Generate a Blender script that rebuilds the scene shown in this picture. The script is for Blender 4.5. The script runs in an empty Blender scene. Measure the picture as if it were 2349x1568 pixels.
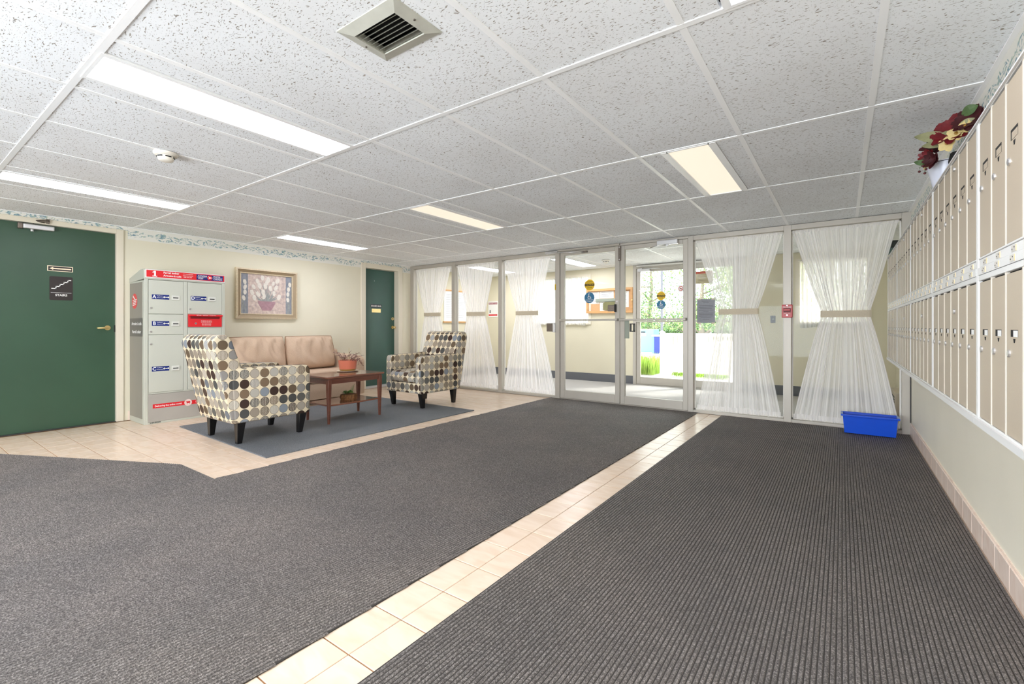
import bpy, bmesh, math, random
from mathutils import Vector, Matrix
R = random.Random(7)
S = bpy.context.scene
COL = S.collection
# ------------------------------------------------------------------ camera
cam = bpy.data.cameras.new('camera'); camo = bpy.data.objects.new('camera', cam); COL.objects.link(camo)
cam.sensor_fit = 'HORIZONTAL'; cam.sensor_width = 36.0; cam.lens = 36.0 * 1059.6 / 2349.0
cam.shift_y = -(784.0 - 748.7) / 2349.0
cam.clip_start = 0.05; cam.clip_end = 300
camo.location = (0, 0, 1.0587); camo.rotation_euler = (math.pi / 2, 0, 0.6206)
S.camera = camo
# ------------------------------------------------------------------ world, exposure
S.view_settings.view_transform = 'Standard'; S.view_settings.look = 'None'
S.view_settings.gamma = 1.0; S.view_settings.exposure = 0.33; S.view_settings.use_curve_mapping = False
W = bpy.data.worlds.new('overcast_sky'); S.world = W; W.use_nodes = True
W.node_tree.nodes['Background'].inputs[0].default_value = (0.93, 0.97, 1.0, 1)
W.node_tree.nodes['Background'].inputs[1].default_value = 5.2
S.cycles.max_bounces = 10; S.cycles.diffuse_bounces = 6; S.cycles.transparent_max_bounces = 24
S.cycles.sample_clamp_indirect = 6.0
LAMP_ON = 13.5        # radiance of a lit ceiling lens
LAMP_DIM = .70        # radiance of the warm, nearly spent lenses
sun = bpy.data.lights.new('sun', 'SUN'); sun.energy = 3.2; sun.angle = math.radians(8); sun.color = (1, .97, .9)
suno = bpy.data.objects.new('sun', sun); COL.objects.link(suno); suno.rotation_euler = (math.radians(38), 0, math.radians(150))

# added fill light: unseen soft area lamp behind the camera, brightens ceiling and room
fla = bpy.data.lights.new('fill_light', 'AREA'); fla.shape = 'RECTANGLE'; fla.size = 3.3; fla.size_y = 1.8; fla.energy = 290; fla.color = (.85, .92, 1)
flo = bpy.data.objects.new('fill_light', fla); COL.objects.link(flo); flo.location = (-2.0, -3.3, .95); flo.rotation_euler = (math.radians(126), 0, math.radians(-14))

# ------------------------------------------------------------------ helpers
def lin(c):
    return tuple((x / 255 / 12.92 if x / 255 <= .04045 else ((x / 255 + .055) / 1.055) ** 2.4) for x in c)
WPOS = {}
class MB:
    def __init__(s): s.v = []; s.f = []
    def add(s, vs, fs):
        o = len(s.v); s.v += [tuple(v) for v in vs]; s.f += [tuple(i + o for i in f) for f in fs]; return s
    def fbox(s, F, u0, u1, v0, v1, w0, w1):
        O, U, V, N = F
        vs = [O + U * a + V * b + N * c for c in (w0, w1) for b in (v0, v1) for a in (u0, u1)]
        return s.add(vs, [(0, 2, 3, 1), (4, 5, 7, 6), (0, 1, 5, 4), (2, 6, 7, 3), (0, 4, 6, 2), (1, 3, 7, 5)])
    def box(s, x0, x1, y0, y1, z0, z1): return s.fbox(WF, x0, x1, y0, y1, z0, z1)
    def prism(s, F, pts, w0, w1):
        O, U, V, N = F; n = len(pts)
        vs = [O + U * a + V * b + N * c for c in (w0, w1) for a, b in pts]
        return s.add(vs, [tuple(range(n))[::-1], tuple(range(n, 2 * n))] + [(i, (i + 1) % n, n + (i + 1) % n, n + i) for i in range(n)])
    def disc(s, F, u, v, r, w0, w1, n=20, ry=None):
        ry = ry or r
        return s.prism(F, [(u + r * math.cos(2 * math.pi * i / n), v + ry * math.sin(2 * math.pi * i / n)) for i in range(n)], w0, w1)
    def tube(s, pts, r, n=8):
        pts = [Vector(p) for p in pts]; rs = r if isinstance(r, (list, tuple)) else [r] * len(pts)
        vs = []; 
        for i, p in enumerate(pts):
            d = (pts[min(i + 1, len(pts) - 1)] - pts[max(i - 1, 0)]).normalized()
            a = Vector((0, 0, 1)) if abs(d.z) < .9 else Vector((1, 0, 0))
            u = d.cross(a).normalized(); w = d.cross(u).normalized()
            for k in range(n):
                t = 2 * math.pi * k / n; vs.append(p + (u * math.cos(t) + w * math.sin(t)) * rs[i])
        fs = [(i * n + k, i * n + (k + 1) % n, (i + 1) * n + (k + 1) % n, (i + 1) * n + k) for i in range(len(pts) - 1) for k in range(n)]
        fs += [tuple(range(n))[::-1], tuple(range((len(pts) - 1) * n, len(pts) * n))]
        return s.add(vs, fs)
    def lathe(s, F, prof, u=0, v=0, n=24):     # prof: (radius, w along N)
        O, U, V, N = F; vs = []
        for r, w in prof:
            for k in range(n):
                t = 2 * math.pi * k / n
                vs.append(O + U * (u + r * math.cos(t)) + V * (v + r * math.sin(t)) + N * w)
        m = len(prof)
        fs = [(i * n + k, i * n + (k + 1) % n, (i + 1) * n + (k + 1) % n, (i + 1) * n + k) for i in range(m - 1) for k in range(n)]
        if prof[0][0] > 1e-6: fs.append(tuple(range(n))[::-1])
        if prof[-1][0] > 1e-6: fs.append(tuple(range((m - 1) * n, m * n)))
        return s.add(vs, fs)
    def build(s, name, mat, parent=None, smooth=False, bevel=0, seg=2, uv=False, org=None, kind=None, label=None, recalc=True):
        xs = list(zip(*s.v))
        c = Vector(org) if org is not None else Vector([(min(a) + max(a)) / 2 for a in xs])
        me = bpy.data.meshes.new(name)
        me.from_pydata([tuple(Vector(v) - c) for v in s.v], [], s.f)
        bm = bmesh.new(); bm.from_mesh(me)
        if recalc: bmesh.ops.recalc_face_normals(bm, faces=bm.faces)
        if bevel:
            ed = [e for e in bm.edges if e.is_manifold and e.calc_face_angle(0) > .5]
            bmesh.ops.bevel(bm, geom=ed, offset=bevel, segments=seg, affect='EDGES', profile=.5, clamp_overlap=True)
        if uv:
            L = bm.loops.layers.uv.new('uv'); bm.normal_update()
            for f in bm.faces:
                n = f.normal
                for l in f.loops:
                    p = l.vert.co + c
                    if abs(n.x) > .6: q = (p.y, p.z)
                    elif abs(n.z) > .75: q = (p.x, p.y)
                    else: q = (p.x, p.z)
                    l[L].uv = q
        bm.to_mesh(me); bm.free()
        if smooth:
            for p in me.polygons: p.use_smooth = True
        if smooth == 'auto' and hasattr(me, 'set_sharp_from_angle'): me.set_sharp_from_angle(angle=.7)
        me.materials.append(mat)
        return place(me, name, c, parent, kind, label)
def place(me, name, c, parent=None, kind=None, label=None):
    o = bpy.data.objects.new(name, me); COL.objects.link(o)
    c = Vector(c); WPOS[o.name] = c.copy()
    if parent is not None: o.parent = parent; o.location = c - WPOS[parent.name]
    else: o.location = c
    if kind: o['kind'] = kind
    if label: o['label'] = label
    return o
def root(name, loc, label=None, cat=None, group=None, kind=None):
    o = place(None, name, loc, None, kind, label)
    if cat: o['category'] = cat
    if group: o['group'] = group
    return o
def tag(o, label, cat, group=None):
    o['label'] = label; o['category'] = cat
    if group: o['group'] = group
    return o
def copy_tree(o, parent=None):
    c = o.copy(); COL.objects.link(c); c.parent = parent
    WPOS[c.name] = WPOS.get(o.name, Vector((0, 0, 0))).copy()
    for ch in list(o.children): copy_tree(ch, c)
    return c
X, Y, Z = Vector((1, 0, 0)), Vector((0, 1, 0)), Vector((0, 0, 1))
O0 = Vector((0, 0, 0))
WF = (O0, X, Y, Z)
def FL(x): return (Vector((x, 0, 0)), Y, Z, X)            # left wall, seen looking -X (u = Y, v = Z, out = +X)
def FG(y): return (Vector((0, y, 0)), X, Z, -Y)           # far walls, seen looking +Y
def FR(x): return (Vector((x, 0, 0)), -Y, Z, -X)          # right wall, seen looking +X (u = -Y)
def text(s, F, u, v, size, mat, parent, w=.001, align='CENTER', name='lettering', sx=1.0, bold=.0, maxw=None):
    cu = bpy.data.curves.new('t', 'FONT'); cu.body = s; cu.size = size; cu.align_x = align; cu.align_y = 'CENTER'
    cu.extrude = .0004; cu.offset = bold; cu.resolution_u = 3
    to = bpy.data.objects.new('t', cu); COL.objects.link(to)
    dg = bpy.context.evaluated_depsgraph_get(); me = bpy.data.meshes.new_from_object(to.evaluated_get(dg))
    bpy.data.objects.remove(to); bpy.data.curves.remove(cu)
    xs = [q.co.x for q in me.vertices]
    if not xs: return None
    wd = max(xs) - min(xs)
    if maxw and wd * sx > maxw: sx = maxw / wd
    O, U, V, N = F; P = O + U * u + V * v + N * w
    for q in me.vertices:
        c = q.co; q.co = U * (c.x * sx) + V * c.y + N * c.z
    me.materials.append(mat); me.name = name
    return place(me, name, P, parent)
# ------------------------------------------------------------------ materials
def nmat(name):
    m = bpy.data.materials.new(name); m.use_nodes = True; t = m.node_tree; t.nodes.clear()
    out = t.nodes.new('ShaderNodeOutputMaterial'); p = t.nodes.new('ShaderNodeBsdfPrincipled')
    t.links.new(p.outputs[0], out.inputs[0]); return m, t, p, out
def node(t, kind, **kw):
    n = t.nodes.new('ShaderNode' + kind)
    for k, v in kw.items():
        if k.startswith('_'): setattr(n, k[1:], v)
        else: n.inputs[k.replace('_', ' ')].default_value = v
    return n
def ramp(t, stops, interp='LINEAR'):
    r = t.nodes.new('ShaderNodeValToRGB'); r.color_ramp.interpolation = interp
    e = r.color_ramp.elements
    while len(e) > 1: e.remove(e[0])
    e[0].position = stops[0][0]; e[0].color = (*stops[0][1], 1)
    for p, c in stops[1:]:
        q = e.new(p); q.color = (*c, 1)
    return r
def M(name, col, rough=.5, metal=0, var=None, bump=None, coat=0, spec=None, emit=None, stretch=None):
    """var=(scale, amount) colour mottling; bump=(scale, strength)"""
    m, t, p, out = nmat(name); c = lin(col)
    p.inputs['Base Color'].default_value = (*c, 1); p.inputs['Roughness'].default_value = rough; p.inputs['Metallic'].default_value = metal
    p.inputs['Coat Weight'].default_value = coat
    if spec is not None: p.inputs['Specular IOR Level'].default_value = spec
    tc = node(t, 'TexCoord'); src = tc.outputs['Object']
    if stretch:
        mp = node(t, 'Mapping'); mp.inputs['Scale'].default_value = stretch; t.links.new(src, mp.inputs[0]); src = mp.outputs[0]
    if var:
        n = node(t, 'TexNoise', Scale=var[0], Detail=4.0); t.links.new(src, n.inputs['Vector'])
        a = var[1]; r = ramp(t, [(.3, tuple(x * (1 - a) for x in c)), (.7, tuple(min(1, x * (1 + a)) for x in c))])
        t.links.new(n.outputs['Fac'], r.inputs[0]); t.links.new(r.outputs[0], p.inputs['Base Color'])
    if bump:
        n = node(t, 'TexNoise', Scale=bump[0], Detail=3.0); t.links.new(src, n.inputs['Vector'])
        b = node(t, 'Bump', Strength=bump[1], Distance=.003); t.links.new(n.outputs['Fac'], b.inputs['Height']); t.links.new(b.outputs[0], p.inputs['Normal'])
    if emit: p.inputs['Emission Color'].default_value = (*lin(emit[0]), 1); p.inputs['Emission Strength'].default_value = emit[1]
    return m
def mixshader(name, fac, build):
    m = bpy.data.materials.new(name); m.use_nodes = True; t = m.node_tree; t.nodes.clear()
    out = t.nodes.new('ShaderNodeOutputMaterial'); sh = build(t); t.links.new(sh, out.inputs[0]); return m
def glass_build(t, tint=(.985, .988, .985), gl=.06):
    tr = node(t, 'BsdfTransparent'); tr.inputs[0].default_value = (*tint, 1)
    g = node(t, 'BsdfGlossy'); g.inputs['Roughness'].default_value = .0; g.inputs['Color'].default_value = (.9, .95, .95, 1)
    fr = node(t, 'Fresnel', IOR=1.13); mx = node(t, 'MixShader')
    t.links.new(fr.outputs[0], mx.inputs[0]); t.links.new(tr.outputs[0], mx.inputs[1]); t.links.new(g.outputs[0], mx.inputs[2])
    return mx.outputs[0]
mGlass = mixshader('clear_glass', 0, glass_build)
def sheer_build(t, col=(251, 249, 248), base=.70):
    tr = node(t, 'BsdfTransparent'); d = node(t, 'BsdfDiffuse'); tl = node(t, 'BsdfTranslucent')
    d.inputs[0].default_value = (*lin(col), 1); tl.inputs[0].default_value = (*lin(col), 1)
    a = node(t, 'MixShader', Fac=.45); t.links.new(d.outputs[0], a.inputs[1]); t.links.new(tl.outputs[0], a.inputs[2])
    lw = node(t, 'LayerWeight', Blend=.35); mr = node(t, 'MapRange'); mr.inputs['From Min'].default_value = 0; mr.inputs['From Max'].default_value = .8
    mr.inputs['To Min'].default_value = base; mr.inputs['To Max'].default_value = 1.0
    t.links.new(lw.outputs['Facing'], mr.inputs[0])
    # gathered pleats: the voile is denser where it doubles over itself
    uv = node(t, 'UVMap'); mp = node(t, 'Mapping'); mp.inputs['Scale'].default_value = (46, .35, 1); t.links.new(uv.outputs[0], mp.inputs[0])
    nz = node(t, 'TexNoise', Scale=1.0, Detail=2.5, Roughness=.6); t.links.new(mp.outputs[0], nz.inputs['Vector'])
    nr = node(t, 'MapRange'); nr.inputs['From Min'].default_value = .36; nr.inputs['From Max'].default_value = .64; nr.inputs['To Min'].default_value = -.22; nr.inputs['To Max'].default_value = .26; t.links.new(nz.outputs['Fac'], nr.inputs[0])
    sm = node(t, 'Math', _operation='ADD', _use_clamp=True); t.links.new(mr.outputs[0], sm.inputs[0]); t.links.new(nr.outputs[0], sm.inputs[1]); mr = sm
    b = node(t, 'MixShader'); t.links.new(mr.outputs[0], b.inputs[0]); t.links.new(tr.outputs[0], b.inputs[1]); t.links.new(a.outputs[0], b.inputs[2])
    return b.outputs[0]
mSheer = mixshader('sheer_voile', 0, sheer_build)
mSheer2 = mixshader('window_voile', 0, lambda t: sheer_build(t, (222, 220, 214), .86))
mWall = M('cream_paint', (227, 221, 200), .6, var=(1.5, .03), bump=(180, .12))
mWallLit = M('cream_paint_lit', (240, 234, 216), .6, var=(1.5, .03), bump=(180, .12))  # same cream paint, lightened so the right wall looks better lit
mWallV = M('pale_green_paint', (222, 215, 190), .6, var=(1.5, .03), bump=(180, .12))
mWhite = M('white_paint', (232, 229, 222), .45, bump=(90, .05))
mFrame = M('cream_enamel_frame', (228, 220, 202), .4, bump=(60, .05))
mTee = M('ceiling_grid_enamel', (251, 252, 253), .35)
mVoid = M('dark_plenum', (60, 60, 58), .9)
mGrout = M('brown_grout', (158, 116, 82), .85, var=(20, .12))
mAlu = M('satin_aluminium', (186, 180, 170), .42, metal=.2, var=(4, .05), stretch=(1, 1, .1))
mAluD = M('dark_aluminium_gasket', (70, 68, 66), .6)  # dark grey metal of gaskets, handles and grilles
mChrome = M('brushed_chrome', (222, 222, 224), .3, metal=.9)
mSteel = M('dull_bronze_steel', (128, 118, 110), .35, metal=.7, var=(60, .12))
mBrass = M('polished_brass', (248, 222, 160), .3, metal=1)
mBlack = M('black_plastic', (22, 22, 24), .5)
mGreen = M('dark_green_door_paint', (50, 82, 62), .38, var=(2.2, .07), bump=(260, .1), spec=.6)
mTeal = M('teal_green_door_paint', (46, 88, 78), .3, var=(2.2, .06), bump=(200, .1), spec=.7)
mLegB = M('black_lacquer_leg', (18, 16, 16), .25)
mRed = M('red_vinyl', (222, 40, 48), .35)
mBlueV = M('navy_vinyl', (22, 42, 120), .35)
mWhiteV = M('white_vinyl', (245, 245, 243), .45)
mLocker = M('pale_grey_enamel', (196, 198, 186), .42, bump=(240, .06))
mLockerSide = M('taupe_film_panel', (142, 138, 128), .35, var=(3, .08), stretch=(1, 1, .25))
mBoxDoor = M('taupe_enamel_door', (184, 170, 149), .42, bump=(300, .1))
mBoxFrame = M('off_white_enamel', (226, 226, 224), .4)
mPlate = M('aluminium_number_plate', (214, 210, 202), .4, metal=.3)
mBeige = M('yellowed_label', (232, 208, 160), .6)
mSofa = M('beige_chenille', (200, 174, 150), .9, var=(260, .16), bump=(240, .5))
mPiping = M('brown_piping', (150, 118, 92), .9, bump=(300, .3))
mWood = M('dark_walnut', (104, 60, 46), .3, var=(9, .22), stretch=(6, .6, 6), coat=.3)
mWoodT = M('walnut_top', (122, 78, 60), .22, var=(7, .18), stretch=(6, .6, 6), coat=.5)
mBoard = M('honey_oak', (214, 164, 108), .5, var=(8, .15), stretch=(1, 1, 8))
mCork = M('cork_board', (208, 166, 122), .9, var=(200, .15))
mPaper = M('white_paper', (236, 236, 232), .8)
mPaperG = M('grey_printed_paper', (150, 152, 158), .8, var=(40, .05))
mInk = M('grey_ink', (100, 100, 106), .8)
mInkB = M('black_ink', (40, 38, 36), .8)
mOlive = M('olive_box_enamel', (124, 122, 82), .4, var=(10, .05))
mGrayB = M('grey_green_enamel', (150, 158, 144), .4)
mTerra = M('salmon_ceramic', (222, 128, 102), .3, var=(6, .04))
mGold = M('ochre_glaze', (150, 112, 40), .3)
mSaucer = M('cream_ceramic', (238, 228, 206), .3)
mSoil = M('dark_soil', (52, 40, 32), .95, bump=(60, 1))
mPurple = M('purple_leaf', (112, 66, 72), .5, var=(30, .3))
mMauve = M('dusty_mauve_leaf', (158, 122, 118), .5, var=(30, .25))
mStem = M('reddish_stem', (120, 82, 66), .6)
mSucc = M('succulent_green', (92, 142, 70), .45, var=(30, .3))
mSucc2 = M('pale_succulent_green', (176, 190, 116), .45, var=(30, .2))
mBark = M('log_bark', (122, 82, 46), .85, var=(60, .4), bump=(60, 1))
mBin = M('blue_plastic', (6, 80, 216), .3, bump=(40, .05))
mRug = None
mYellow = M('yellow_vinyl', (228, 186, 30), .45)
mBlueS = M('steel_blue_vinyl', (44, 112, 152), .45)
mVase = M('white_glazed_vase', (214, 218, 232), .25)
mRose = M('crimson_silk', (104, 10, 20), .6, var=(40, .3))
mRoseD = M('burgundy_silk', (62, 8, 14), .7, var=(40, .3))
mCreamP = M('cream_silk_petal', (206, 184, 124), .6, var=(30, .1))
mLeafS = M('sage_silk_leaf', (138, 138, 100), .6, var=(20, .2))
mLeafG = M('green_silk_leaf', (74, 98, 56), .6, var=(20, .2))
mBerry = M('dark_berry', (86, 34, 36), .35)
mFoam = M('black_floral_foam', (24, 22, 20), .9)
mAlarm = M('red_pull_station', (190, 34, 38), .35)
mTieB = M('taupe_tie_band', (206, 194, 172), .8, var=(120, .06), bump=(200, .3))
mCarpV = M('grey_vestibule_carpet', (176, 174, 170), .95, var=(160, .22), bump=(160, .8))
mBaseV = M('charcoal_base_carpet', (104, 106, 110), .95, var=(160, .2))
mSmoke = M('warm_white_plastic', (240, 234, 222), .45)
mVent = M('vent_grey_enamel', (190, 190, 180), .45, var=(20, .06))
mVentS = M('vent_slat_enamel', (148, 148, 138), .5, var=(30, .12))
mBaseT = None

def carpet_mat(name, c0, c1, c2, tint):
    m, t, p, out = nmat(name); p.inputs['Roughness'].default_value = .62; p.inputs['Specular IOR Level'].default_value = .4
    tc = node(t, 'TexCoord'); n = node(t, 'TexNoise', Scale=190.0, Detail=4.0, Roughness=.75); t.links.new(tc.outputs['Object'], n.inputs['Vector'])
    r = ramp(t, [(.32, lin(c0)), (.5, lin(c1)), (.68, lin(c2))]); t.links.new(n.outputs['Fac'], r.inputs[0])
    n2 = node(t, 'TexNoise', Scale=1.3, Detail=5.0, Roughness=.6); t.links.new(tc.outputs['Object'], n2.inputs['Vector'])
    r2 = ramp(t, [(.3, tuple(x * .82 for x in lin(tint))), (.7, lin((255, 250, 246)))]); t.links.new(n2.outputs['Fac'], r2.inputs[0])
    mx = t.nodes.new('ShaderNodeMix'); mx.data_type = 'RGBA'; mx.blend_type = 'MULTIPLY'; mx.inputs[0].default_value = 1
    t.links.new(r.outputs[0], mx.inputs[6]); t.links.new(r2.outputs[0], mx.inputs[7]); t.links.new(mx.outputs[2], p.inputs['Base Color'])
    b = node(t, 'Bump', Strength=.8, Distance=.004); t.links.new(n.outputs['Fac'], b.inputs['Height']); t.links.new(b.outputs[0], p.inputs['Normal'])
    return m
mMat = carpet_mat('ribbed_charcoal_carpet', (46, 43, 42), (108, 103, 100), (184, 178, 174), (236, 236, 238))
mMatEdge = M('rubber_mat_edge', (56, 52, 49), .9)
mRug = carpet_mat('grey_blue_rug_pile', (66, 71, 76), (116, 121, 127), (172, 177, 182), (230, 231, 236))

def tile_mat(name, base, vein):
    m, t, p, out = nmat(name); p.inputs['Roughness'].default_value = .27; p.inputs['Specular IOR Level'].default_value = .35
    tc = node(t, 'TexCoord'); oi = node(t, 'ObjectInfo'); sc = node(t, 'VectorMath', _operation='SCALE'); sc.inputs[3].default_value = 31
    cb = node(t, 'CombineXYZ'); t.links.new(oi.outputs['Random'], cb.inputs[0]); t.links.new(oi.outputs['Random'], cb.inputs[1]); t.links.new(cb.outputs[0], sc.inputs[0])
    ad = node(t, 'VectorMath', _operation='ADD'); t.links.new(tc.outputs['Object'], ad.inputs[0]); t.links.new(sc.outputs[0], ad.inputs[1])
    mp = node(t, 'Mapping'); mp.inputs['Scale'].default_value = (5, 16, 8); mp.inputs['Rotation'].default_value = (0, 0, .5); t.links.new(ad.outputs[0], mp.inputs[0])
    n = node(t, 'TexNoise', Scale=1.0, Detail=5.0, Distortion=.8); t.links.new(mp.outputs[0], n.inputs['Vector'])
    r = ramp(t, [(.3, lin(vein)), (.6, lin(base))]); t.links.new(n.outputs['Fac'], r.inputs[0]); t.links.new(r.outputs[0], p.inputs['Base Color'])
    return m
mTile = tile_mat('cream_floor_tile', (232, 211, 190), (224, 198, 173))
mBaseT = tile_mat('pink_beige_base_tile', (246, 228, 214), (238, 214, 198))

def ceil_mat():
    m, t, p, out = nmat('fissured_ceiling_tile'); p.inputs['Roughness'].default_value = .9; p.inputs['Specular IOR Level'].default_value = .1
    tc = node(t, 'TexCoord'); oi = node(t, 'ObjectInfo'); sc = node(t, 'VectorMath', _operation='SCALE'); sc.inputs[3].default_value = 57
    cb = node(t, 'CombineXYZ'); t.links.new(oi.outputs['Random'], cb.inputs[0]); t.links.new(oi.outputs['Random'], cb.inputs[1]); t.links.new(cb.outputs[0], sc.inputs[0])
    ad = node(t, 'VectorMath', _operation='ADD'); t.links.new(tc.outputs['Object'], ad.inputs[0]); t.links.new(sc.outputs[0], ad.inputs[1])
    # directional fissures: warped stretched noise
    w = node(t, 'TexNoise', Scale=14.0, Detail=2.0); t.links.new(ad.outputs[0], w.inputs['Vector'])
    ws = node(t, 'VectorMath', _operation='SCALE'); ws.inputs[3].default_value = .05; t.links.new(w.outputs['Color'], ws.inputs[0])
    wa = node(t, 'VectorMath', _operation='ADD'); t.links.new(ad.outputs[0], wa.inputs[0]); t.links.new(ws.outputs[0], wa.inputs[1])
    mp = node(t, 'Mapping'); mp.inputs['Scale'].default_value = (66, 190, 66); t.links.new(wa.outputs[0], mp.inputs[0])
    n = node(t, 'TexNoise', Scale=1.0, Detail=.6, Roughness=.4); t.links.new(mp.outputs[0], n.inputs['Vector'])
    f = node(t, 'MapRange'); f.inputs['From Min'].default_value = .665; f.inputs['From Max'].default_value = .70; t.links.new(n.outputs['Fac'], f.inputs[0])
    v = node(t, 'TexVoronoi', Scale=150.0); t.links.new(ad.outputs[0], v.inputs['Vector'])
    g = node(t, 'MapRange'); g.inputs['From Min'].default_value = .26; g.inputs['From Max'].default_value = .18; t.links.new(v.outputs['Distance'], g.inputs[0])
    sep = node(t, 'SeparateColor'); t.links.new(v.outputs['Color'], sep.inputs[0])
    gt = node(t, 'Math', _operation='GREATER_THAN'); gt.inputs[1].default_value = .55; t.links.new(sep.outputs[0], gt.inputs[0])
    gm = node(t, 'Math', _operation='MULTIPLY'); t.links.new(g.outputs[0], gm.inputs[0]); t.links.new(gt.outputs[0], gm.inputs[1])
    gs = node(t, 'Math', _operation='MULTIPLY'); gs.inputs[1].default_value = .45; t.links.new(gm.outputs[0], gs.inputs[0])
    mx = node(t, 'Math', _operation='MAXIMUM'); t.links.new(f.outputs[0], mx.inputs[0]); t.links.new(gs.outputs[0], mx.inputs[1])
    st = node(t, 'TexNoise', Scale=1.6, Detail=3.0); t.links.new(ad.outputs[0], st.inputs['Vector'])
    r0 = ramp(t, [(.35, lin((238, 240, 242))), (.6, lin((244, 247, 250)))]); t.links.new(st.outputs['Fac'], r0.inputs[0])
    mc = t.nodes.new('ShaderNodeMix'); mc.data_type = 'RGBA'; t.links.new(mx.outputs[0], mc.inputs[0]); t.links.new(r0.outputs[0], mc.inputs[6]); mc.inputs[7].default_value = (*lin((164, 157, 150)), 1)
    t.links.new(mc.outputs[2], p.inputs['Base Color'])
    b = node(t, 'Bump', Strength=.6, Distance=.004, _invert=True); t.links.new(mx.outputs[0], b.inputs['Height']); t.links.new(b.outputs[0], p.inputs['Normal'])
    return m
mCeil = ceil_mat()

def disc_fabric():
    m, t, p, out = nmat('disc_print_upholstery'); p.inputs['Roughness'].default_value = .85; p.inputs['Specular IOR Level'].default_value = .2
    uv = node(t, 'UVMap'); mp = node(t, 'Mapping'); k = 1 / .0885; mp.inputs['Scale'].default_value = (k, k, 1); mp.inputs['Location'].default_value = (.25, .35, 0)
    t.links.new(uv.outputs[0], mp.inputs[0])
    fl = node(t, 'VectorMath', _operation='FLOOR'); fr = node(t, 'VectorMath', _operation='FRACTION'); t.links.new(mp.outputs[0], fl.inputs[0]); t.links.new(mp.outputs[0], fr.inputs[0])
    wn = node(t, 'TexWhiteNoise', _noise_dimensions='2D'); t.links.new(fl.outputs[0], wn.inputs['Vector'])
    cols = [(146, 142, 138), (82, 66, 56), (168, 158, 146), (112, 116, 122), (122, 102, 82), (98, 96, 92), (152, 140, 126), (66, 50, 44), (134, 140, 148), (104, 88, 70), (176, 170, 160), (80, 80, 78)]
    r = ramp(t, [(i / len(cols), lin(c)) for i, c in enumerate(cols)], 'CONSTANT'); t.links.new(wn.outputs['Value'], r.inputs[0])
    sb = node(t, 'VectorMath', _operation='SUBTRACT'); sb.inputs[1].default_value = (.5, .5, 0); t.links.new(fr.outputs[0], sb.inputs[0])
    ln = node(t, 'VectorMath', _operation='LENGTH'); t.links.new(sb.outputs[0], ln.inputs[0])
    # weave pattern inside some discs
    wv = node(t, 'TexWave', Scale=2.6, Distortion=2.2, Detail=1.0); wv.inputs['Detail Scale'].default_value = 3.0; t.links.new(mp.outputs[0], wv.inputs['Vector'])
    sep = node(t, 'SeparateColor'); t.links.new(wn.outputs['Color'], sep.inputs[0])
    gt = node(t, 'Math', _operation='GREATER_THAN'); gt.inputs[1].default_value = .55; t.links.new(sep.outputs[1], gt.inputs[0])
    wr = node(t, 'MapRange'); wr.inputs['From Min'].default_value = .45; wr.inputs['From Max'].default_value = .6; t.links.new(wv.outputs['Fac'], wr.inputs[0])
    mu = node(t, 'Math', _operation='MULTIPLY'); t.links.new(gt.outputs[0], mu.inputs[0]); t.links.new(wr.outputs[0], mu.inputs[1])
    mu2 = node(t, 'Math', _operation='MULTIPLY'); mu2.inputs[1].default_value = .55; t.links.new(mu.outputs[0], mu2.inputs[0])
    m1 = t.nodes.new('ShaderNodeMix'); m1.data_type = 'RGBA'; t.links.new(mu2.outputs[0], m1.inputs[0]); t.links.new(r.outputs[0], m1.inputs[6]); m1.inputs[7].default_value = (*lin((224, 214, 196)), 1)
    g1 = node(t, 'Math', _operation='LESS_THAN'); g1.inputs[1].default_value = .478; t.links.new(ln.outputs['Value'], g1.inputs[0])
    g2 = node(t, 'Math', _operation='LESS_THAN'); g2.inputs[1].default_value = .448; t.links.new(ln.outputs['Value'], g2.inputs[0])
    m2 = t.nodes.new('ShaderNodeMix'); m2.data_type = 'RGBA'; t.links.new(g2.outputs[0], m2.inputs[0]); m2.inputs[6].default_value = (*lin((84, 72, 60)), 1); t.links.new(m1.outputs[2], m2.inputs[7])
    m3 = t.nodes.new('ShaderNodeMix'); m3.data_type = 'RGBA'; t.links.new(g1.outputs[0], m3.inputs[0]); m3.inputs[6].default_value = (*lin((226, 212, 184)), 1); t.links.new(m2.outputs[2], m3.inputs[7])
    t.links.new(m3.outputs[2], p.inputs['Base Color'])
    n = node(t, 'TexNoise', Scale=60.0, Detail=2.0); t.links.new(mp.outputs[0], n.inputs['Vector'])
    b = node(t, 'Bump', Strength=.3, Distance=.002); t.links.new(n.outputs['Fac'], b.inputs['Height']); t.links.new(b.outputs[0], p.inputs['Normal'])
    return m
mDisc = disc_fabric()

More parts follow.
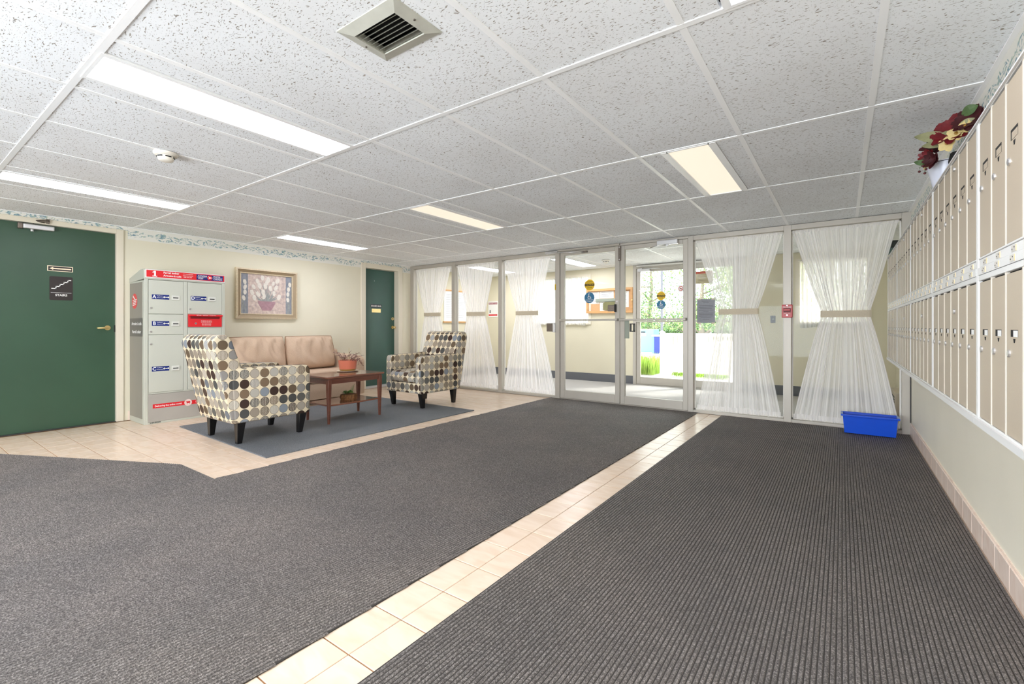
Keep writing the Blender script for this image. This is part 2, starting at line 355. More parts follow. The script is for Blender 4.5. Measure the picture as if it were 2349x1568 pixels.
def border_mat():
    m, t, p, out = nmat('leafy_wallpaper_border'); p.inputs['Roughness'].default_value = .7
    tc = node(t, 'TexCoord'); s = tc.outputs['Object']
    w = node(t, 'TexNoise', Scale=9.0, Detail=1.0); t.links.new(s, w.inputs['Vector'])
    ws = node(t, 'VectorMath', _operation='SCALE'); ws.inputs[3].default_value = .14; t.links.new(w.outputs['Color'], ws.inputs[0])
    wa = node(t, 'VectorMath', _operation='ADD'); t.links.new(s, wa.inputs[0]); t.links.new(ws.outputs[0], wa.inputs[1])
    mp = node(t, 'Mapping'); mp.inputs['Scale'].default_value = (30, 30, 75); mp.inputs['Rotation'].default_value = (.5, 0, 0); t.links.new(wa.outputs[0], mp.inputs[0])
    n = node(t, 'TexNoise', Scale=1.0, Detail=1.5); t.links.new(mp.outputs[0], n.inputs['Vector'])
    f = node(t, 'MapRange'); f.inputs['From Min'].default_value = .5; f.inputs['From Max'].default_value = .58; t.links.new(n.outputs['Fac'], f.inputs[0])
    sp = node(t, 'SeparateXYZ'); t.links.new(s, sp.inputs[0])
    ab = node(t, 'Math', _operation='ABSOLUTE'); t.links.new(sp.outputs[2], ab.inputs[0])
    cl = node(t, 'TexNoise', Scale=5.5, Detail=1.0); t.links.new(s, cl.inputs['Vector'])
    ca = node(t, 'MapRange'); ca.inputs['From Min'].default_value = .35; ca.inputs['From Max'].default_value = .6; ca.inputs['To Min'].default_value = .012; ca.inputs['To Max'].default_value = .05; t.links.new(cl.outputs['Fac'], ca.inputs[0])
    lt = node(t, 'Math', _operation='LESS_THAN'); t.links.new(ab.outputs[0], lt.inputs[0]); t.links.new(ca.outputs[0], lt.inputs[1])
    mu = node(t, 'Math', _operation='MULTIPLY'); t.links.new(f.outputs[0], mu.inputs[0]); t.links.new(lt.outputs[0], mu.inputs[1])
    hue = node(t, 'TexNoise', Scale=40.0); t.links.new(s, hue.inputs['Vector'])
    r = ramp(t, [(.35, lin((108, 138, 158))), (.5, lin((150, 176, 180))), (.65, lin((176, 190, 172)))]); t.links.new(hue.outputs['Fac'], r.inputs[0])
    mc = t.nodes.new('ShaderNodeMix'); mc.data_type = 'RGBA'; t.links.new(mu.outputs[0], mc.inputs[0]); mc.inputs[6].default_value = (*lin((232, 230, 222)), 1); t.links.new(r.outputs[0], mc.inputs[7])
    t.links.new(mc.outputs[2], p.inputs['Base Color']); return m
mBorder = border_mat()

def emit_mat(name, col, s):
    m, t, p, out = nmat(name); p.inputs['Base Color'].default_value = (.3, .3, .29, 1)
    p.inputs['Emission Color'].default_value = (*lin(col), 1); p.inputs['Emission Strength'].default_value = s; return m
mLampOn = emit_mat('lit_lens', (243, 245, 255), LAMP_ON)
mLampV = emit_mat('lit_vestibule_lens', (246, 246, 255), LAMP_ON * 1.6)
mLampDim = emit_mat('warm_dim_lens', (255, 238, 214), LAMP_DIM)

# ================================================================== ROOM SHELL
XL, XR, YG, YB, ZC, YO = -6.58, .55, 5.93, -4.3, 2.18, 8.25
fl = root('floor', (0, 0, 0), kind='structure')
MB().box(XL - .2, XR + .2, YB, YG + .06, -.1, -.004).build('grout_bed', mGrout, fl)
# mats (polygons in XY)
GC = YG - .005
polyL = [(-1.44, -3.2), (-1.44, GC), (-3.54, GC), (-3.54, 1.402), (-4.12, 1.402), (-5.673, .646), (-6.5, .245), (-6.5, -3.2)]
polyR = [(XR - .02, -3.2), (XR - .02, GC - .02), (-1.165, GC - .02), (-1.165, -3.2)]
def inside(p, poly):
    x, y = p; c = False; n = len(poly)
    for i in range(n):
        x1, y1 = poly[i]; x2, y2 = poly[(i + 1) % n]
        if (y1 > y) != (y2 > y) and x < (x2 - x1) * (y - y1) / (y2 - y1) + x1: c = not c
    return c
TP = .218; tx0, ty0 = -1.298, .69
tiles = []
for i in range(-25, 10):
    for j in range(-8, 26):
        cx, cy = tx0 + TP * (i + .5), ty0 + TP * (j + .5)
        if cx < XL + .02 or cx > XR + .08 or cy > YG + .1: continue
        pts = [(cx + a * .1, cy + b * .1) for a in (-1, 0, 1) for b in (-1, 0, 1)]
        if all(inside(q, polyL) or inside(q, polyR) for q in pts): continue
        d = cy * .8135 - cx * .5815; r = cx * .8135 + cy * .5815
        vis = d > .9 and abs(r / d) < 1.2
        if cy < -.5 and not vis: 
            if abs(cx + 1.3) > .3 and cx > -6.2: continue
        tiles.append(((0 if vis else 50) + math.hypot(cx, cy), cx, cy))
tiles.sort()
tb = MB().box(-.1055, .1055, -.1055, .1055, -.006, 0)
tm = None
rest = MB()
for k, (d, cx, cy) in enumerate(tiles):
    x0, x1 = max(cx - .1075, XL + .003), min(cx + .1075, XR); y0, y1 = cy - .1065, min(cy + .1065, YG + .05)
    if k < 300:
        if tm is None or x1 - x0 < .2 or y1 - y0 < .2:
            o = MB().box(x0, x1, y0, y1, -.006, .0).build('tile', mTile, fl, bevel=.0015, seg=1)
            if tm is None and x1 - x0 > .2 and y1 - y0 > .2: tm = o.data
        else: place(tm, 'tile', (cx, cy, -.003), fl)
    else: rest.box(x0, x1, y0, y1, -.006, 0)
if rest.v: rest.build('tile', mTile, fl, kind='stuff')

def ribbed(poly, ang, pitch, name, z0=.0, h=.0026, t=.0048):
    """ribs clipped to the polygon; ang = rib direction measured clockwise from +Y"""
    dx, dy = math.sin(ang), math.cos(ang); nx, ny = dy, -dx
    cs = [p[0] * nx + p[1] * ny for p in poly]; m = MB()
    k0, k1 = math.floor(min(cs) / pitch), math.ceil(max(cs) / pitch)
    def clip(c):
        hits = []
        for i in range(len(poly)):
            a = poly[i]; b = poly[(i + 1) % len(poly)]
            ca, cb = a[0] * nx + a[1] * ny - c, b[0] * nx + b[1] * ny - c
            if (ca > 0) != (cb > 0):
                s = ca / (ca - cb); px, py = a[0] + (b[0] - a[0]) * s, a[1] + (b[1] - a[1]) * s
                hits.append(px * dx + py * dy)
        hits.sort(); return list(zip(hits[::2], hits[1::2]))
    for k in range(k0, k1):
        c = (k + .5) * pitch
        for a, b in clip(c):
            if b - a < .03: continue
            w, w2 = pitch * .40, pitch * .24
            vs = []
            for s in (a, b):
                for o, zz in ((-w, t), (-w2, t + h), (w2, t + h), (w, t)):
                    vs.append((dx * s + nx * (c + o), dy * s + ny * (c + o), z0 + zz))
            m.add(vs, [(0, 1, 5, 4), (1, 2, 6, 5), (2, 3, 7, 6), (0, 3, 2, 1), (4, 5, 6, 7)])
    return m
def runner(poly, ang, label, loc):
    r = root('carpet_runner', loc, label, 'floor mat')
    MB().prism(WF, poly, .0005, .005).build('backing', mMatEdge, r)
    ribbed(poly, ang, .0157, 'ribs').build('pile', mMat, r, kind='stuff', org=loc)
    return r
runner(polyL, math.radians(5), 'large charcoal ribbed carpet mat leading to the double glass doors', (-2.6, 1.5, 0))
runner(polyR, 0, 'charcoal ribbed carpet runner beneath the wall of mailboxes', (-.3, 1.5, 0))

# walls -------------------------------------------------------------
D1 = (.66, 1.665); D2 = (4.92, 5.64)          # door openings (Y)
D1T, D2T = 2.115, 2.065
wl = root('wall_left', (XL, 2.5, 0), kind='structure')
b = MB(); T = .2
for y0, y1, z0, z1 in ((YB, D1[0], 0, ZC + .1), (D1[0], D1[1], D1T, ZC + .1), (D1[1], D2[0], 0, ZC + .1), (D2[0], D2[1], D2T, ZC + .1), (D2[1], YG + .08, 0, ZC + .1)):
    b.box(XL - T, XL, y0, y1, z0, z1)
b.build('plaster', mWall, wl)
for y0, y1, z0 in ((D1[1] + .06, D2[0] - .085, 2.05), (-1.5, D1[1] + .06, 2.145), (D2[0] - .085, D2[1] + .08, 2.135), (D2[1] + .08, YG, 2.05)):
    MB().box(XL, XL + .002, y0, y1, z0, ZC).build('wallpaper_border', mBorder, wl)
k = 0
for y0, y1 in ((D1[1] + .06, D2[0] - .09), (D2[1] + .085, YG - .01)):
    y = y0
    while y < y1 - .03:
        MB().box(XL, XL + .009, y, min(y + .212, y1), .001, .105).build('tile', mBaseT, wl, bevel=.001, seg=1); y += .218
wr = root('wall_right', (XR, 1, 0), kind='structure')
MB().box(XR, XR + .15, YB, YG + .08, 0, ZC + .1).build('plaster', mWallLit, wr)
MB().box(XR - .002, XR, .3, YG, 2.03, ZC).build('wallpaper_border', mBorder, wr)
br = root('baseboard_right', (XR, 2, 0), kind='structure')
y = YG - .03; j = 0
tbm = None
while y > .3:
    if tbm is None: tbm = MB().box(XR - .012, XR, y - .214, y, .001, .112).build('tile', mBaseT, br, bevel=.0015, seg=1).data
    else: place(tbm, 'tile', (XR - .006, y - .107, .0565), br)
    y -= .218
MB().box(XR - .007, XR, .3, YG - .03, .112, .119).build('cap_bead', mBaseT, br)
wb = root('wall_back', (-3, YB, 0), kind='structure')
b = MB()
b.box(XL, XR, YB - .15, YB, 0, ZC + .1)
b.build('plaster', mWall, wb)

# ceiling -----------------------------------------------------------
ce = root('ceiling', (-3, 1, ZC), kind='structure')
MB().box(XL - .2, XR + .15, YB, YO + .2, ZC + .1, ZC + .13).build('slab', mVoid, ce)
gx = [XL] + [-.489 + .61 * k for k in range(-9, 2)] + [XR]
gy = [YB, -3.105, -1.885, -.665, .555, 1.775, 2.995, 4.215, 5.435, YG + .02]
lights = {(-2.624, 1.165): 1, (-5.064, 1.165): 1, (-3.234, 3.605): 0, (-5.674, 3.605): 1, (-.794, 3.605): 0, (-.184, 1.165): 1,
          (-2.624, -2.495): 1, (-5.064, -2.495): 1, (-.184, -1.275): 1, (-1.404, -2.495): 1, (-3.844, -1.275): 1}  # this row: unseen lamps added behind the camera to brighten the room
vent = (-1.404, 1.16)
TM = {}
def ctile(x0, x1, y0, y1, par, z=ZC):
    key = (round(x1 - x0, 3), round(y1 - y0, 3)); tz = R.uniform(0, .0015)
    c = ((x0 + x1) / 2, (y0 + y1) / 2, z + .011 + tz)
    if key not in TM:
        TM[key] = MB().box(x0 + .002, x1 - .002, y0 + .002, y1 - .002, z + .003 + tz, z + .019 + tz).build('ceiling_tile', mCeil, par, org=c).data
    else: place(TM[key], 'ceiling_tile', c, par)
def fixture(cx, cy, on, label, z=ZC, shown=True):
    r = root('ceiling_light', (cx, cy, z), label, 'ceiling light')
    hw = .130 if on else .122; fw = .157 if on else .166
    b = MB(); b.box(cx - fw, cx - hw, cy - .605, cy + .605, z - .002, z + .03); b.box(cx + hw, cx + fw, cy - .605, cy + .605, z - .002, z + .03)
    b.box(cx - .13, cx + .13, cy - .605, cy - .59, z - .002, z + .03); b.box(cx - .13, cx + .13, cy + .59, cy + .605, z - .002, z + .03)
    b.build('frame', mTee, r)
    MB().box(cx - .13, cx + .13, cy - .59, cy + .59, z + .004, z + .008).build('lens', (mLampDim, mLampOn, mLampV)[on], r)
    return r
lab = {(-2.624, 1.165): 'bright fluorescent ceiling panel nearest the square air vent', (-5.064, 1.165): 'bright fluorescent panel above the green stairs door side',
       (-3.234, 3.605): 'warm cream ceiling panel over the far armchair side', (-5.674, 3.605): 'narrow white ceiling panel above the sofa and framed picture',
       (-.794, 3.605): 'cream ceiling panel with white flanges above the right carpet runner', (-.184, 1.165): 'white ceiling panel cut off at the top edge of the photo'}
for i in range(len(gx) - 1):
    for j in range(len(gy) - 1):
        x0, x1, y0, y1 = gx[i], gx[i + 1], gy[j], gy[j + 1]
        L = [c for c in lights if x0 < c[0] < x1 and y0 < c[1] < y1]
        if L:
            c = L[0]
            r = fixture(c[0], c[1], lights[c], lab.get(c, 'added white ceiling panel, unseen, in the part of the room behind the camera'))
            if c not in lab: r['group'] = 'added ceiling panels behind the camera'
            ctile(x0, c[0] - .166, y0, y1, ce); ctile(c[0] + .166, x1, y0, y1, ce)
        elif x0 < vent[0] < x1 and y0 < vent[1] < y1:
            b = MB(); vx, vy = vent; hx, hy = .125, .085; z0, z1 = ZC + .003, ZC + .019
            b.box(x0 + .002, vx - hx, y0 + .002, y1 - .002, z0, z1); b.box(vx + hx, x1 - .002, y0 + .002, y1 - .002, z0, z1)
            b.box(vx - hx, vx + hx, y0 + .002, vy - hy, z0, z1); b.box(vx - hx, vx + hx, vy + hy, y1 - .002, z0, z1)
            b.build('ceiling_tile', mCeil, ce)
        else: ctile(x0, x1, y0, y1, ce)
for y in gy[1:-1]: MB().box(XL, XR, y - .0135, y + .0135, ZC, ZC + .03).build('grid_tee', mTee, ce)
for x in gx[1:-1]:
    MB().box(x - .0135, x + .0135, YB, YG, ZC + .0006, ZC + .03).build('grid_tee', mTee, ce)
for a in ((XL, XL + .022, YB, YG), (XR - .022, XR, YB, YG), (XL, XR, YB, YB + .022)): MB().box(*a, ZC - .001, ZC + .02).build('wall_angle', mTee, ce)
# vestibule ceiling
cv = root('ceiling', (-3, 7, ZC), kind='structure')
vx = [XL, -5.96, -5.35, -4.74, -4.13, -3.52, -2.91, -2.3, -1.69, -1.08, -.47, .14, .62]; vy = [YG + .1, 6.64, 7.86, YO]
for i in range(len(vx) - 1):
    for j in range(len(vy) - 1):
        x0, x1, y0, y1 = vx[i], vx[i + 1], vy[j], vy[j + 1]
        if x0 == -4.13 and j == 1:
            fixture((x0 + x1) / 2, (y0 + y1) / 2, 2, 'white ceiling panel in the vestibule seen through the left glass door'); ctile(x0, x0 + .147, y0, y1, cv); ctile(x1 - .147, x1, y0, y1, cv)
        elif x0 == -5.96 and j == 1:  # extra lamp, added to brighten the left end of the vestibule
            fixture((x0 + x1) / 2, (y0 + y1) / 2, 2, 'added vestibule ceiling panel above the white display board at far left'); ctile(x0, x0 + .147, y0, y1, cv); ctile(x1 - .147, x1, y0, y1, cv)
        else: ctile(x0, x1, y0, y1, cv)
for y in vy[1:-1]: MB().box(XL, .62, y - .0135, y + .0135, ZC, ZC + .03).build('grid_tee', mTee, cv)
for x in vx[1:-1]: MB().box(x - .0135, x + .0135, vy[0], YO, ZC + .0006, ZC + .03).build('grid_tee', mTee, cv)

# vestibule shell ---------------------------------------------------
fv = root('floor', (-3, 7.1, 0), kind='structure')
MB().box(XL - .2, .8, YG + .06, YO + .1, -.1, 0).build('vestibule_carpet', mCarpV, fv)
wo = root('wall_outer', (-3, YO, 0), kind='structure')
DX0, DX1 = -3.13, -1.33; W1 = (-5.3, -4.05); W2 = (-.52, .28); WZ = (1.13, 2.03)
b = MB()
def wseg(x0, x1, z0=0, z1=ZC + .1): b.box(x0, x1, YO, YO + .2, z0, z1)
wseg(XL - .2, W1[0]); wseg(*W1, 0, WZ[0]); wseg(*W1, WZ[1], ZC + .1); wseg(W1[1], DX0); wseg(DX1, W2[0]); wseg(*W2, 0, WZ[0]); wseg(*W2, WZ[1], ZC + .1); wseg(W2[1], .8)
b.build('plaster', mWallV, wo)
for x0, x1 in ((XL, DX0 - .01), (DX1 + .01, .6)): MB().box(x0, x1, YO - .012, YO, 0, .15).build('carpet_base', mBaseV, wo)
wvl = root('wall_vestibule_left', (XL, 7, 0), kind='structure'); MB().box(XL - .2, XL, YG + .08, YO, 0, ZC + .1).build('plaster', mWallV, wvl)
MB().box(XL, XL + .01, YG + .1, YO - .012, 0, .15).build('carpet_base', mBaseV, wvl)
wvr = root('wall_vestibule_right', (.6, 7, 0), kind='structure'); MB().box(.6, .8, YG + .08, YO, 0, ZC + .1).build('plaster', mWallV, wvr)
MB().box(.59, .6, YG + .1, YO - .012, 0, .15).build('carpet_base', mBaseV, wvr)
MB().box(XL - .001, XL + .001, 7.2, 7.9, 2.06, ZC).build('wallpaper_border', mBorder, wvl)
for n_, (x0, x1) in ((6, W1), (7, W2)):
    w = root('window_%d' % n_, ((x0 + x1) / 2, YO, WZ[0]), kind='structure'); b = MB(); F = FG(YO)
    b.fbox(F, x0 - .06, x0, WZ[0] - .03, WZ[1] + .06, 0, .02); b.fbox(F, x1, x1 + .06, WZ[0] - .03, WZ[1] + .06, 0, .02); b.fbox(F, x0, x1, WZ[1], WZ[1] + .06, 0, .02); b.fbox(F, x0, x1, WZ[0] - .03, WZ[0], 0, .035)
    b.build('window_frame', mFrame, w)
    MB().fbox(F, (x0 + x1) / 2 - .02, (x0 + x1) / 2 + .02, *WZ, -.1, -.06).build('mullion', mWhite, w)
    MB().fbox(F, x0, x1, *WZ, -.085, -.08).build('pane', mGlass, w)
# ================================================================== STOREFRONT
F0 = FG(5.93)
tr = root('trim_1', (-3, 5.98, 0), kind='structure')
for x0, x1 in ((XL, -6.49), (-5.532, -5.458), (-4.512, -4.440), (-3.457, -3.380), (-1.556, -1.495), (-.528, -.457), (.478, XR)):
    MB().fbox(F0, x0, x1, 0, ZC, -.1, 0).build('mullion', mAlu, tr, bevel=.002, seg=1)
for a, c in ((-6.49, -5.532), (-5.458, -4.512), (-4.440, -3.457), (-1.495, -.528), (-.457, .478)):
    MB().fbox(F0, a, c, 2.125, ZC, -.1, -.004).build('head_rail', mAlu, tr, bevel=.002, seg=1)
    MB().fbox(F0, a, c, 0, .035, -.1, -.004).build('sill_rail', mAlu, tr, bevel=.002, seg=1)
MB().fbox(F0, -3.38, -1.556, 2.152, ZC, -.1, 0).build('head_rail', mAlu, tr)
MB().fbox(F0, -3.40, -2.44, 2.158, 2.180, 0, .035).build('closer_track', mAlu, tr, bevel=.006)
MB().fbox(F0, -3.38, -1.556, 0, .012, -.09, -.01).build('threshold', mAlu, tr)
for i, (a, c) in enumerate(((-6.49, -5.532), (-5.458, -4.512), (-4.440, -3.457), (-1.495, -.528), (-.457, .478))):
    w = root('window_%d' % (i + 1), ((a + c) / 2, 6.0, .05), kind='structure')
    MB().fbox(F0, a, c, .035, 2.125, -.088, -.083).build('pane', mGlass, w)
    b = MB()
    for u0, u1, v0, v1 in ((a, a + .012, .035, 2.125), (c - .012, c, .035, 2.125), (a, c, 2.113, 2.125), (a, c, .035, .047)): b.fbox(F0, u0, u1, v0, v1, -.083, -.07)
    b.build('glazing_bead', mAluD if 0 else mWhite, w)
MB().fbox(F0, XR - .012, XR - .002, .12, 2.0, -.02, .002).build('gap_gasket', mAluD, tr)

def round_sticker(par, F, u, v, w, r=.078, s=1):
    y = MB().disc(F, u, v, r, w, w + .001, 28).build('caution_sticker', mYellow, par)
    WPOS[y.name] = WPOS[y.name]
    bnd = MB().fbox(F, u - r * .96, u + r * .96, v - r * .22, v + r * .22, w + .001, w + .0014).build('band', mBlack, par)
    text('CAUTION', F, u, v, r * .42, mYellow, par, w + .0018, maxw=r * 1.6)
    text('AUTOMATIC', F, u, v + r * .55, r * .26, mBlack, par, w + .0015, maxw=r * 1.1)
    text('DOOR', F, u, v - r * .5, r * .3, mBlack, par, w + .0015)
def access_sticker(par, F, u, v, w, r=.078):
    MB().disc(F, u, v, r, w, w + .001, 28).build('access_sticker', mBlueS, par)
    b = MB(); z = w + .001; h = .0012
    b.disc(F, u - .1 * r, v + .62 * r, .085 * r, z, z + h, 10)
    b.fbox(F, u - .15 * r, u - .03 * r, v + .1 * r, v + .52 * r, z, z + h)
    b.fbox(F, u - .15 * r, u + .2 * r, v + .1 * r, v + .2 * r, z, z + h)
    b.prism(F, [(u + .14 * r, v + .2 * r), (u + .24 * r, v + .2 * r), (u + .42 * r, v - .15 * r), (u + .3 * r, v - .15 * r)], z, z + h)
    n = 18; pts = []
    for k in range(n + 1):
        t = math.radians(110 + 230 * k / n); pts.append((u - .02 * r + .3 * r * math.cos(t), v + .02 * r + .3 * r * math.sin(t)))
    for k in range(n + 1):
        t = math.radians(340 - 230 * k / n); pts.append((u - .02 * r + .22 * r * math.cos(t), v + .02 * r + .22 * r * math.sin(t)))
    b.prism(F, pts, z, z + h); b.build('wheelchair_symbol', mWhiteV, par)
    text('ACTIVATE SWITCH', F, u, v - r * .42, r * .2, mWhiteV, par, w + .0015, maxw=r * 1.65)
    text('TO OPERATE', F, u, v - r * .68, r * .2, mWhiteV, par, w + .0015, maxw=r * 1.2)
    text('PUSH', F, u, v + r * .82, r * .16, mWhiteV, par, w + .0015)
def glass_door(name, F, a, c, z0, z1, st, bot, top, pushz, par_kind='structure'):
    O, U, V, N = F; P = O + U * ((a + c) / 2) + N * -.03
    d = root(name, (P.x, P.y, 0), kind=par_kind); t0, t1 = -.055, -.012
    MB().fbox(F, a, a + st, z0, z1, t0, t1).build('stile', mAlu, d, bevel=.003, seg=1)
    MB().fbox(F, c - st, c, z0, z1, t0, t1).build('stile', mAlu, d, bevel=.003, seg=1)
    MB().fbox(F, a + st, c - st, z1 - top, z1, t0, t1).build('top_rail', mAlu, d, bevel=.003, seg=1)
    MB().fbox(F, a + st, c - st, z0, z0 + bot, t0, t1).build('bottom_rail', mAlu, d, bevel=.003, seg=1)
    MB().fbox(F, a + st, c - st, z0 + bot, z1 - top, -.037, -.032).build('pane', mGlass, d)
    pb = MB().fbox(F, a + .012, c - .012, pushz - .013, pushz + .013, .03, .052).build('push_bar', mAlu, d, bevel=.005)
    for u in (a + .03, c - .03): MB().fbox(F, u - .016, u + .016, pushz - .018, pushz + .018, -.012, .034).build('bracket', mAlu, pb, bevel=.003, seg=1)
    return d
dl = glass_door('door_3', F0, -3.376, -2.454, .015, 2.150, .068, .115, .055, 1.153)
dr = glass_door('door_4', F0, -2.444, -1.560, .015, 2.150, .060, .11, .055, 1.150)
Fg = FG(5.962)      # face of the door glass (lobby side)
round_sticker(dl, Fg, -2.912, 1.648, 0); access_sticker(dl, Fg, -2.915, 1.468, 0)
# latch housings
b = MB(); b.fbox(F0, -2.610, -2.50, 1.268, 1.352, -.015, .03); lk = b.build('lock_box', mSteel, dl, bevel=.004)
MB().fbox(F0, -2.512, -2.497, 1.255, 1.362, -.01, .04).build('black_bracket', mBlack, dl)
MB().disc(F0, -2.487, 1.40, .012, -.012, 0, 12).build('screw', mChrome, dl)
b = MB(); b.fbox(F0, -2.38, -2.325, .90, 1.14, -.03, -.012); b.build('kick_plate', mGrayB, dr)
b = MB(); b.fbox(F0, -2.31, -2.30, .99, 1.10, -.05, .0); b.fbox(F0, -2.262, -2.25, .99, 1.10, -.05, .0); b.fbox(F0, -2.31, -2.25, .99, 1.002, -.05, .0); b.fbox(F0, -2.31, -2.25, 1.088, 1.10, -.05, .0)
b.build('pull_handle', mAluD, dr)
# electric strike box beside the left jamb
sk = root('door_operator_switch', (-3.52, 5.91, 1.05), 'square bronze plate switch with black edge on the jamb left of the glass doors', 'switch')
MB().fbox(F0, -3.585, -3.475, .985, 1.108, 0, .03).build('plate', mSteel, sk, bevel=.003); MB().fbox(F0, -3.475, -3.445, .975, 1.118, 0, .045).build('housing', mChrome, sk, bevel=.003)
MB().fbox(F0, -3.462, -3.440, 1.60, 1.685, 0, .0012).build('warning_label', mYellow, tr)
for k in range(5): MB().fbox(F0, -3.459, -3.443, 1.612 + .014 * k, 1.616 + .014 * k, .0012, .0016).build('print_line', mInkB, tr)
# closers
def closer_body(par, F, u0, u1, v, arm):
    O, U, V, N = F
    MB().fbox(F, u0, u1, v - .028, v + .028, 0, .055).build('closer_body', mChrome, par, bevel=.006)
    def p(u, vv, w): return O + U * u + V * vv + N * w
    MB().tube([p(*q) for q in arm], .007, 8).build('closer_arm', mChrome, par, smooth=True)
    MB().disc(F, arm[0][0], arm[0][1], .016, arm[0][2] - .01, arm[0][2] + .012, 12).build('pivot', mChrome, par)
closer_body(dr, F0, -1.93, -1.67, 2.125, [(-1.80, 2.09, .035), (-1.96, 2.085, .06), (-2.02, 2.075, .03)])
cl = MB(); O_, U_, V_, N_ = F0
pp = lambda u, v, w: O_ + U_ * u + V_ * v + N_ * w
MB().fbox(F0, -3.60, -3.40, 2.135, 2.165, 0, .05).build('closer_body', mChrome, dl, bevel=.006)
MB().tube([pp(-3.48, 2.14, .06), pp(-3.2, 2.125, .07), pp(-2.98, 2.118, .01)], .007).build('closer_arm', mChrome, dl, smooth=True)
MB().fbox(F0, -3.02, -2.93, 2.108, 2.132, -.012, .012).build('arm_shoe', mSteel, dl)
MB().fbox(F0, -2.466, -2.432, 1.95, 2.15, -.01, .012).build('coordinator_bracket', mSteel, tr)
for v in (1.965, 2.13): MB().disc(F0, -2.449, v, .007, .012, .016, 10).build('screw', mChrome, tr)

# curtains ----------------------------------------------------------
def gridu(o, NU, NV, seed):
    L = o.data.uv_layers.new(name='uv')
    for l in o.data.loops:
        i, j = l.vertex_index % (NU + 1), l.vertex_index // (NU + 1); L.data[l.index].uv = (i / NU + seed * 3.7, j / NV)
def curtain(xt, xb, xf, zt, zb1, zb0, zf, label, seed, yc=5.972):
    r = root('sheer_curtain', ((xt[0] + xt[1]) / 2, yc, zt), label, 'curtain')
    rr = random.Random(seed); NU, NV = 220, 46; m = MB(); vs = []
    ph = [rr.uniform(0, 6.28) for _ in range(8)]
    warp = [rr.uniform(-.35, .35) for _ in range(4)]
    def prof(z):
        if z >= zb1: s = (z - zb1) / (zt - zb1); s2 = s ** .92; return xb[0] + (xt[0] - xb[0]) * s2, xb[1] + (xt[1] - xb[1]) * s2, s
        if z <= zb0: s = (zb0 - z) / (zb0 - zf); s2 = s ** .85; return xb[0] + (xf[0] - xb[0]) * s2, xb[1] + (xf[1] - xb[1]) * s2, s
        return xb[0], xb[1], 0
    for j in range(NV + 1):
        z = zt + (zf - zt) * j / NV
        l, rgt, s = prof(z)
        for i in range(NU + 1):
            u = i / NU
            uw = u + .018 * math.sin(6.28 * 2.3 * u + ph[0]) + .012 * math.sin(6.28 * 5.1 * u + ph[1] + s)
            f = math.sin(6.28 * 11 * uw + ph[2]) * .5 + math.sin(6.28 * 19 * uw + ph[3] + .6 * s) * .35 + math.sin(6.28 * 31 * uw + ph[4]) * .2
            amp = .011 + .004 * s
            x = l + (rgt - l) * u + .006 * math.sin(6.28 * 14 * u + ph[5]) * (u * (1 - u) * 4)
            y = yc + amp * f
            vs.append((x, y, z + (.006 * math.sin(6.28 * 9 * u + ph[6]) if j == NV else 0)))
    m.add(vs, [(j * (NU + 1) + i, j * (NU + 1) + i + 1, (j + 1) * (NU + 1) + i + 1, (j + 1) * (NU + 1) + i) for j in range(NV) for i in range(NU)])
    o = m.build('sheer_fabric', mSheer, r, smooth=True, recalc=False); gridu(o, NU, NV, seed)
    # hems
    for z, (l, q), hh in ((zt, xt, .03), (zf + .006, xf, .05)):
        h = MB(); hv = []
        for i in range(NU + 1):
            u = i / NU; uw = u + .018 * math.sin(6.28 * 2.3 * u + ph[0])
            f = math.sin(6.28 * 11 * uw + ph[2]) * .5 + math.sin(6.28 * 31 * uw + ph[4]) * .3
            for d in (0, 1): hv.append((l + (q - l) * u, yc - .004 + .012 * f, (z - hh * d) if z == zt else (z + hh * (1 - d))))
        h.add(hv, [(2 * i, 2 * i + 2, 2 * i + 3, 2 * i + 1) for i in range(NU)]); h.build('hem', mSheer, r, smooth=True, recalc=False)
    cx = (xb[0] + xb[1]) / 2; hw = (xb[1] - xb[0]) / 2 + .008; n = 28
    ring = [(cx + hw * math.copysign(abs(math.cos(t)) ** .35, math.cos(t)), yc + .024 * math.copysign(abs(math.sin(t)) ** .6, math.sin(t))) for t in [2 * math.pi * k / n for k in range(n)]]
    MB().prism(WF, ring, zb0, zb1).build('tie_band', mTieB, r)
    MB().tube([(xt[0] - .02, yc, zt - .012), (xt[1] + .02, yc, zt - .012)], .005, 8).build('curtain_rod', mWhite, r)
    return r
curtain((-6.475, -5.58), (-6.245, -5.845), (-6.46, -5.56), 2.112, 1.31, 1.246, .048, 'sheer white tied curtain in the far left glass panel', 1)
curtain((-5.445, -4.61), (-5.212, -4.822), (-5.448, -4.53), 2.112, 1.305, 1.238, .048, 'sheer white tied curtain behind the far armchair, second from the left', 2)
curtain((-4.425, -3.57), (-4.185, -3.790), (-4.425, -3.475), 2.110, 1.300, 1.238, .048, 'sheer white tied curtain just left of the double glass doors', 3)
curtain((-1.475, -.54), (-1.205, -.793), (-1.455, -.56), 2.118, 1.268, 1.202, .042, 'sheer white tied curtain just right of the double glass doors', 4)
curtain((-.45, .455), (-.182, .233), (-.44, .468), 2.118, 1.228, 1.158, .042, 'widest sheer white tied curtain behind the blue plastic bin', 5)
